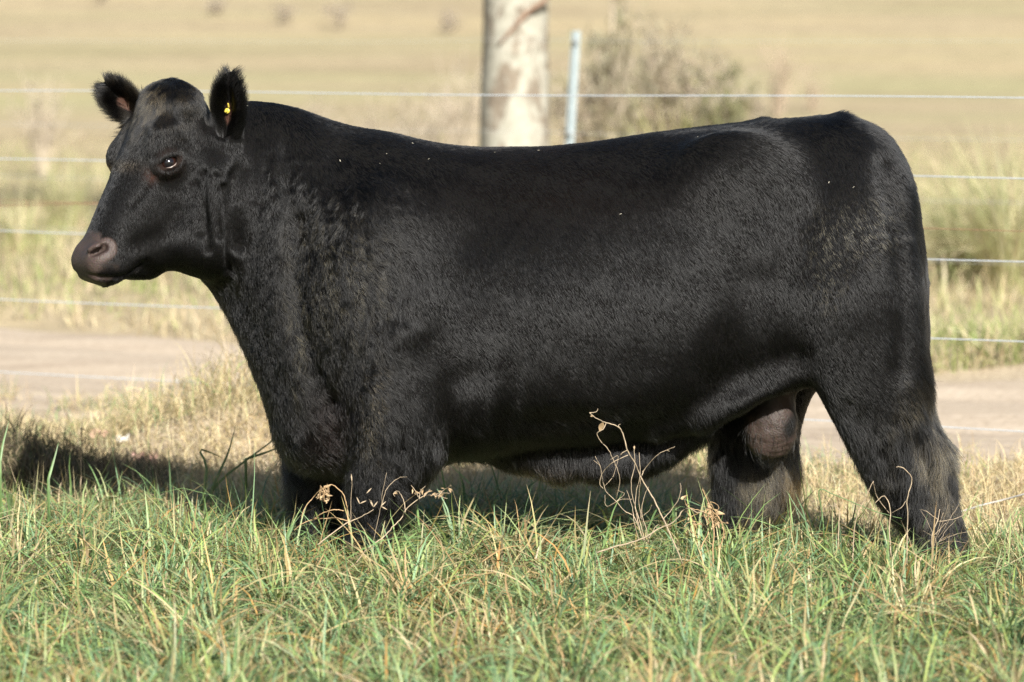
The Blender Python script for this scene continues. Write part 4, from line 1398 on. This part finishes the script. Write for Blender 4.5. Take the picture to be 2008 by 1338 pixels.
    tear = np.exp(-(np.hypot(px - 297, py - 345) / 13) ** 2) * near_ok(V, Y0)
    paint(tear * .6, (.07, .035, .026))
    for (c, frm, R) in ((ec, fr1, (.060, .016)), (fc, fr2, (.045, .026))):
        q = V - c
        a, b, f = q @ frm[0], q @ frm[1], q @ frm[2]
        m = sstep(1.0, .6, np.hypot((a + R[0] * .35) / (R[0] * .75), b / R[1])) * (f > -.01) * (f < .04) * (VN @ frm[2] > .2)
        bare = np.maximum(bare, m * .8); paint(m, (.065, .030, .019))
    bare = np.maximum(bare, scr * .95); paint(scr * sstep(-.3, .6, snoise(V, 25, 8, 2) + .4), (.050, .034, .027))
    hoof = sstep(.085, .065, V[:, 2]) * (V[:, 2] < .12)
    bare = np.maximum(bare, hoof); paint(hoof, (.03, .026, .022))

    skin, nt, b = new_mat('bull_hide')
    at = node(nt, 'ShaderNodeVertexColor', layer_name='hide_color')
    tc = node(nt, 'ShaderNodeTexCoord')
    nz = node(nt, 'ShaderNodeTexNoise', Scale=180.0, Detail=4.0)
    nt.links.new(tc.outputs['Object'], nz.inputs['Vector'])
    mx = node(nt, 'ShaderNodeMix', data_type='RGBA', blend_type='MULTIPLY')
    mx.inputs['Factor'].default_value = .5
    nt.links.new(at.outputs['Color'], mx.inputs[6]); nt.links.new(nz.outputs['Color'], mx.inputs[7])
    nt.links.new(mx.outputs[2], b.inputs['Base Color'])
    ba = node(nt, 'ShaderNodeAttribute', attribute_name='bare_skin')
    mr = node(nt, 'ShaderNodeMapRange'); mr.inputs['To Min'].default_value = .85; mr.inputs['To Max'].default_value = .55
    nt.links.new(ba.outputs['Fac'], mr.inputs['Value']); nt.links.new(mr.outputs[0], b.inputs['Roughness'])
    mr2 = node(nt, 'ShaderNodeMapRange'); mr2.inputs['To Min'].default_value = .05; mr2.inputs['To Max'].default_value = .28
    nt.links.new(ba.outputs['Fac'], mr2.inputs['Value']); nt.links.new(mr2.outputs[0], b.inputs['Specular IOR Level'])
    bp = node(nt, 'ShaderNodeBump', Strength=.35, Distance=.004)
    vo = node(nt, 'ShaderNodeTexVoronoi', Scale=150.0); nt.links.new(tc.outputs['Object'], vo.inputs['Vector'])
    ad = node(nt, 'ShaderNodeMath', operation='MULTIPLY_ADD'); ad.inputs[1].default_value = -.9
    nt.links.new(vo.outputs['Distance'], ad.inputs[0]); nt.links.new(nz.outputs['Fac'], ad.inputs[2])
    nt.links.new(ad.outputs[0], bp.inputs['Height']); nt.links.new(bp.outputs['Normal'], b.inputs['Normal'])

    base = np.array((float(P(1100, 600, Y0)[0]), Y0, 0.0))
    bull = mesh_obj('bull', V, Q, skin, origin=base)
    tag(bull, 'massive black bull standing side-on in the grass with yellow ear tag', 'bull')
    set_color(bull.data, 'hide_color', colr)
    fa = bull.data.attributes.new('bare_skin', 'FLOAT', 'POINT'); fa.data.foreach_set('value', bare.astype(np.float32))

    # ---- eyes
    em, nt, b = new_mat('bull_eye')
    g = node(nt, 'ShaderNodeNewGeometry'); 
    tc = node(nt, 'ShaderNodeTexCoord')
    sp = node(nt, 'ShaderNodeSeparateXYZ'); nt.links.new(tc.outputs['Object'], sp.inputs[0])
    cmb = node(nt, 'ShaderNodeVectorMath', operation='LENGTH')
    sc = node(nt, 'ShaderNodeVectorMath', operation='MULTIPLY'); sc.inputs[1].default_value = (20, 27, 0)
    nt.links.new(tc.outputs['Object'], sc.inputs[0]); nt.links.new(sc.outputs[0], cmb.inputs[0])
    nt.links.new(ramp(nt, cmb.outputs['Value'], [(.0, (.004, .004, .006)), (.36, (.005, .004, .005)), (.50, (.018, .007, .005)), (.70, (.012, .006, .004)), (.80, (.05, .03, .025))]), b.inputs['Base Color'])
    b.inputs['Roughness'].default_value = .09
    b.inputs['Coat Weight'].default_value = .0; b.inputs['Coat Roughness'].default_value = .03
    lm = plain_mat('eyelid_skin', (.022, .017, .015), .42, 200, .3)
    lw = plain_mat('wet_lid_margin', (.20, .16, .14), .25, 200, .2)
    for i, (e, s) in enumerate(zip(eyes, (1, -1))):
        # sphere with its pupil axis on local Z
        th = np.linspace(0, math.pi, 17); ph = np.linspace(0, 2 * math.pi, 25)[:-1]
        vv = [(math.sin(a) * math.cos(c) * ER, math.sin(a) * math.sin(c) * ER, math.cos(a) * ER) for a in th for c in ph]
        ff = [(r * 24 + c, (r + 1) * 24 + c, (r + 1) * 24 + (c + 1) % 24, r * 24 + (c + 1) % 24) for r in range(16) for c in range(24)]
        eo = mesh_obj('eye', vv, ff, em)
        q, e1, e2, e3 = eye_fr[i]
        look = Vector(e3 * .97 - e1 * .10 + e2 * .05)
        rot = look.to_track_quat('Z', 'X').to_matrix()
        eo.matrix_world = __import__('mathutils').Matrix.Translation(Vector(e - base)) @ rot.to_4x4()
        eo.parent = bull
        # wet lid margins along the almond opening
        for name, sg, rad, mt in (('upper_eyelid', 1, .0030, lm), ('lower_eyelid', -1, .0024, lw)):
            tt = np.linspace(-1, 1, 17)
            hh = .0180 * (1 - np.abs(tt) ** 2.2)
            p2 = e1[None] * (tt * half * .96)[:, None] + e2[None] * (sg * hh)[:, None]
            rr = np.linalg.norm(p2, axis=1)
            up = np.sqrt(np.maximum(ER ** 2 - np.minimum(rr, ER * .98) ** 2, 0)) - ER + .004
            pts = q + p2 + e3[None] * (up + .0015)[:, None]
            mesh_obj(name, *tube(pts - base, rad * (1.15 - .5 * np.abs(tt) ** 3), 7), mt, bull)

    # ---- yellow button tag in the near ear
    ym = plain_mat('yellow_tag_plastic', (.50, .40, .06), .35, 60, .15)
    mb = MB()
    tcn = ec + fr1[2] * .004 - fr1[0] * .012 + fr1[1] * 0
    def disc(c, axis, r, hgt, sides=14):
        r *= .72; hgt *= .8
        return tube([c, c + axis * hgt * .75, c + axis * hgt], [r, r, r * .8], sides)
    mb.add(disc(tcn, fr1[2], .0125, .007))
    mb.add(disc(tcn + fr1[2] * .007, fr1[2], .006, .010, 10))
    mb.add(disc(tcn + fr1[0] * .013 + fr1[1] * .003, fr1[0] * .9 + fr1[2] * .45, .0042, .018, 8))
    mb.v = [tuple(np.array(q) - base) for q in mb.v]
    mb.build('ear_tag', ym, bull, smooth=False)
    ch = MB(); cr = np.random.default_rng(12)
    cand = np.nonzero((VN[:, 1] < .2) & (VN[:, 2] > .0) & (V[:, 2] > 1.0) & (px > 480) & (px < 1760))[0]
    back_w = sstep(.1, .8, VN[cand, 2]) * .9 + .1
    for i in cr.choice(cand, 15, replace=False, p=back_w / back_w.sum()):
        d = cr.normal(0, 1, 3); d -= VN[i] * (d @ VN[i]); d /= np.linalg.norm(d); w_ = np.cross(d, VN[i])
        l_, b_ = cr.uniform(.0008, .0045), cr.uniform(.0005, .0013)
        c = V[i] + VN[i] * .008 - base
        q = [c - d * l_ - w_ * b_, c + d * l_ - w_ * b_ * .4, c + d * l_ * .9 + w_ * b_, c - d * l_ * .8 + w_ * b_]
        ch.add(([tuple(a) for a in q] + [tuple(a - VN[i] * .0008) for a in q], [(0, 1, 2, 3), (7, 6, 5, 4), (0, 4, 5, 1), (1, 5, 6, 2), (2, 6, 7, 3), (3, 7, 4, 0)]))
    co = ch.build('chaff', plain_mat('pale_chaff', (.34, .31, .24), .6, 90, .15), bull, smooth=False)
    co['kind'] = 'stuff'
    info = dict(V=V, Q=Q, VN=VN, bare=bare, F0=F0, A=A, L=L, N=N, HL=HL, ec=ec, fc=fc, fr1=fr1, fr2=fr2, base=base, eyes=eyes, on_head=on_head)
    return bull, info


def near_ok(V, y0):
    return (V[:, 1] < y0).astype(float)


def build_fur(bull, I, count):
    V, Q, VN = I['V'], I['Q'], I['VN']
    a, b, c, d = (V[Q[:, j]] for j in range(4))
    area = .5 * np.linalg.norm(np.cross(c - a, d - b), axis=1)
    keep = 1 - I['bare'][Q].mean(1)
    # thin out where the photograph cannot look: the far side keeps half of its hair
    fn = VN[Q].mean(1)
    wgt = area * keep * np.where(fn[:, 1] > .35, .45, 1.0)
    hd = V[Q[:, 0]] - I['F0']
    onh = I['on_head'][Q[:, 0]]
    wgt = wgt * (1 + 2.2 * onh)
    cum = np.cumsum(wgt); cum /= cum[-1]
    q = np.searchsorted(cum, rng.random(count))
    u, v = rng.random(count)[:, None], rng.random(count)[:, None]
    w4 = [(1 - u) * (1 - v), u * (1 - v), u * v, (1 - u) * v]
    root = sum(w * V[Q[q, j]] for j, w in enumerate(w4))
    nrm = sum(w * VN[Q[q, j]] for j, w in enumerate(w4)); nrm /= np.linalg.norm(nrm, axis=1)[:, None]
    px, py = to_px(root)
    onh = onh[q]
    # lie of the coat
    flow = np.stack([np.full(count, .55), np.zeros(count), np.full(count, -.85)], 1)
    back = sstep(350, 245, py) * sstep(540, 760, px) * sstep(1660, 1380, px); flow += back[:, None] * np.array([.8, 0, .35])
    neck = sstep(760, 560, px) * (1 - onh); flow += neck[:, None] * np.array([-.35, 0, -.3])
    leg = sstep(780, 900, py); flow = flow * (1 - leg[:, None]) + leg[:, None] * np.array([.12, 0, -1.0])
    flow = flow * (1 - onh[:, None]) + onh[:, None] * (I['A'] * .7 - I['N'] * .5)
    # outwards from the middle of the body on the chest and thigh edges
    de1 = np.linalg.norm(root - I['ec'], axis=1); de2 = np.linalg.norm(root - I['fc'], axis=1)
    q1 = root - I['ec']; q2 = root - I['fc']
    in1 = (np.abs(q1 @ I['fr1'][0]) < .15) & (np.abs(q1 @ I['fr1'][1]) < .068) & (np.abs(q1 @ I['fr1'][2]) < .032) & (q1 @ I['fr1'][0] > -.105)
    in2 = (np.abs(q2 @ I['fr2'][0]) < .11) & (np.abs(q2 @ I['fr2'][1]) < .075) & (np.abs(q2 @ I['fr2'][2]) < .045)
    for m, fr, qq in ((in1, I['fr1'], q1), (in2, I['fr2'], q2)):
        edge = fr[0] * 1.0 + fr[1] * np.sign(qq @ fr[1])[:, None] * .55
        flow[m] = edge[m]
    # waves: neck and shoulder curl in long ripples, elsewhere low sway
    wave = sstep(900, 640, px) * sstep(300, 400, py) * (1 - onh)
    n1 = snoise(root, 55, 21, 2); n2 = snoise(root, 55, 22, 2); n3 = snoise(root, 170, 23, 2); n4 = snoise(root, 170, 24, 2)
    n5 = snoise(root, 14, 25, 2)
    sway = (.10 + .38 * wave + .30 * leg) * (1 - .8 * onh)
    side = np.cross(nrm, flow); side /= np.linalg.norm(side, axis=1)[:, None] + 1e-9
    tang = flow - nrm * (flow * nrm).sum(1)[:, None]
    tang /= np.linalg.norm(tang, axis=1)[:, None] + 1e-9
    tang = tang + side * (sway * (n1 * .7 + n3 * .8) + .22 * n5)[:, None] + rng.normal(0, 1, (count, 3)) * (.07 + .05 * wave + .08 * leg)[:, None]
    tang /= np.linalg.norm(tang, axis=1)[:, None]
    lift = (.23 + .08 * rng.random(count) + (.05 + .05 * wave + .12 * leg) * n4 + .03 * wave * n2 + .14 * leg * rng.random(count)) * (1 - .35 * onh)
    earm = (in1 | in2)
    lift = np.where(earm, .55, lift)
    ln = .0135 + .014 * wave + .021 * leg + .004 * n2
    ln = ln * (1 - .35 * np.exp(-((px - 480) / 90) ** 2 - ((py - 360) / 130) ** 2))
    ln = ln * (1 - onh) + .0095 * onh
    hock = np.exp(-((px - 1840) / 55) ** 2 - ((py - 860) / 90) ** 2) + np.exp(-((px - 1480) / 90) ** 2 - ((py - 940) / 60) ** 2)
    tailsw = np.exp(-((px - 1815) / 14) ** 2 - ((py - 730) / 50) ** 2)
    ln = ln + .028 * hock + .05 * tailsw
    rump = sstep(1560, 1680, px) * sstep(520, 330, py) * sstep(.55, .2, np.abs(nrm[:, 1])); ln = ln + .012 * rump * rng.random(count)
    lift = lift + .18 * rump
    tuft = np.exp(-((px - 1642) / 16) ** 2 - ((py - 232) / 12) ** 2) + np.exp(-((px - 1480) / 22) ** 2 - ((py - 238) / 9) ** 2); ln = ln + .014 * tuft; lift = lift + .5 * tuft
    ln = np.where(earm, .021 + .016 * rng.random(count), ln)
    poll = np.exp(-(np.linalg.norm(root - (I['F0'] + I['A'] * .06), axis=1) / .12) ** 2)
    ln = ln + .012 * poll * onh; lift = lift + .35 * poll * onh * (.4 + .6 * rng.random(count))
    ln *= rng.uniform(.7, 1.25, count)
    dirv = tang + nrm * lift[:, None]
    dirv /= np.linalg.norm(dirv, axis=1)[:, None]
    bend = tang * .7 - nrm * (.10 + .12 * wave + .1 * leg)[:, None] + np.array([0, 0, -.25]) + side * (wave * n3 * 1.2)[:, None]
    ph = 6.28 * rng.random(count) * .35 + n2 * 4
    NP_ = 6
    pts = np.empty((count, NP_, 3), np.float32)
    for i, s in enumerate(np.linspace(0, 1, NP_)):
        cw = (.13 * (wave + .6 * leg) * s * np.sin(ph + s * 7.5))[:, None]
        pts[:, i] = root - nrm * .0008 + dirv * (ln * s)[:, None] + bend * (ln * s * s * .45)[:, None] + side * cw * ln[:, None]
    pts -= I['base']
    hc = bpy.data.hair_curves.new('fur')
    hc.add_curves([NP_] * count)
    hc.attributes['position'].data.foreach_set('vector', pts.reshape(-1))
    rad = np.repeat((.00038 * rng.uniform(.7, 1.3, count) * (1 - .35 * onh))[:, None], NP_, 1) * np.array([1, 1, .95, .85, .65, .2])
    ra = hc.attributes.get('radius') or hc.attributes.new('radius', 'FLOAT', 'POINT')
    ra.data.foreach_set('value', rad.astype(np.float32).ravel())
    # dried mud, sun-bleached tips and painted shoulder glints, all in the hair colour
    col = np.tile(np.array([.0045, .0043, .0042]), (count, 1)) * rng.uniform(.6, 1.5, count)[:, None]
    def tint(m, c, amt):
        nonlocal col
        k = np.clip(m * amt, 0, 1)[:, None]
        col = col * (1 - k) + np.array(c) * k
    n6 = snoise(root, 38, 31, 3); n7 = snoise(root, 120, 32, 2)
    patch = sstep(.0, .7, n7 + rng.normal(0, .55, count))
    nearf = nrm[:, 1] < .3
    strand = (rng.random(count) < .30 + .3 * patch).astype(float)
    spots = np.exp(-((px - 1690) / 55) ** 2 - ((py - 445) / 38) ** 2) + .7 * np.exp(-((px - 1620) / 28) ** 2 - ((py - 510) / 60) ** 2)
    tint(spots * strand * patch * nearf, (.42, .34, .19), 1.0)
    far_leg = np.exp(-((px - 1485) / 95) ** 2 - ((py - 965) / 70) ** 2) * (root[:, 1] > Y0 + .05)
    tint(far_leg * sstep(-.5, .6, n6) * (rng.random(count) < .7), (.19, .148, .085), .95)
    tint(np.exp(-((px - 1550) / 16) ** 2 - ((py - 945) / 26) ** 2) * (root[:, 1] > Y0 + .05), (.13, .08, .03), .7)
    tint(np.exp(-((px - 1830) / 60) ** 2 - ((py - 900) / 110) ** 2) * sstep(-.3, .7, n6 + .5 * n7) * (rng.random(count) < .6), (.20, .155, .092), .95)
    tint(np.exp(-((px - 730) / 22) ** 2 - ((py - 800) / 80) ** 2) * patch * strand * nearf, (.16, .12, .068), .75)
    tint(np.exp(-((px - 660) / 75) ** 2 - ((py - 540) / 110) ** 2) * patch * strand * nearf, (.16, .13, .075), .6)  # wavy glints on neck and shoulder, painted in as tan strands
    tint(np.exp(-((px - 585) / 18) ** 2 - ((py - 640) / 110) ** 2) * patch * strand * nearf, (.12, .095, .045), .7)
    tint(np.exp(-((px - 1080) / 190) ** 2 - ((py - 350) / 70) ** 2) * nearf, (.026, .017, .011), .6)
    tint(np.exp(-((px - 645) / 40) ** 2 - ((py - 840) / 70) ** 2), (.016, .008, .007), .5)
    tint(poll * onh * sstep(-.7, .5, n7) * (rng.random(count) < .6), (.13, .095, .052), .85)
    tint(np.exp(-((px - 1065) / 110) ** 2 - ((py - 925) / 15) ** 2) * (rng.random(count) < .7), (.06, .046, .036), .8)
    tint(np.exp(-((px - 245) / 30) ** 2 - ((py - 322) / 10) ** 2) * onh, (.09, .06, .03), .5)
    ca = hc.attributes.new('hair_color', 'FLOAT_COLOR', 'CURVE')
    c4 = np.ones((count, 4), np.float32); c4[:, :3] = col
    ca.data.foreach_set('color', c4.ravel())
    fm = bpy.data.materials.new('black_hair'); fm.use_nodes = True
    nt = fm.node_tree
    for nn in list(nt.nodes): nt.nodes.remove(nn)
    ou = nt.nodes.new('ShaderNodeOutputMaterial'); hb = nt.nodes.new('ShaderNodeBsdfHairPrincipled')
    hb.parametrization = 'COLOR'
    at = node(nt, 'ShaderNodeAttribute', attribute_name='hair_color')
    nt.links.new(at.outputs['Color'], hb.inputs['Color'])
    hb.inputs['Roughness'].default_value = .27
    hb.inputs['Radial Roughness'].default_value = .55
    hb.inputs['IOR'].default_value = 1.40
    nt.links.new(hb.outputs[0], ou.inputs['Surface'])
    hc.materials.append(fm)
    fo = bpy.data.objects.new('fur', hc)
    link(fo, bull)
    fo['kind'] = 'stuff'
    return fo
# ------------------------------------------------------------------ build, large things first
build_land()
build_tree()
build_background()
build_fences()
bull, info = build_bull()
build_fur(bull, info, 650000)
build_grass()
build_weeds()
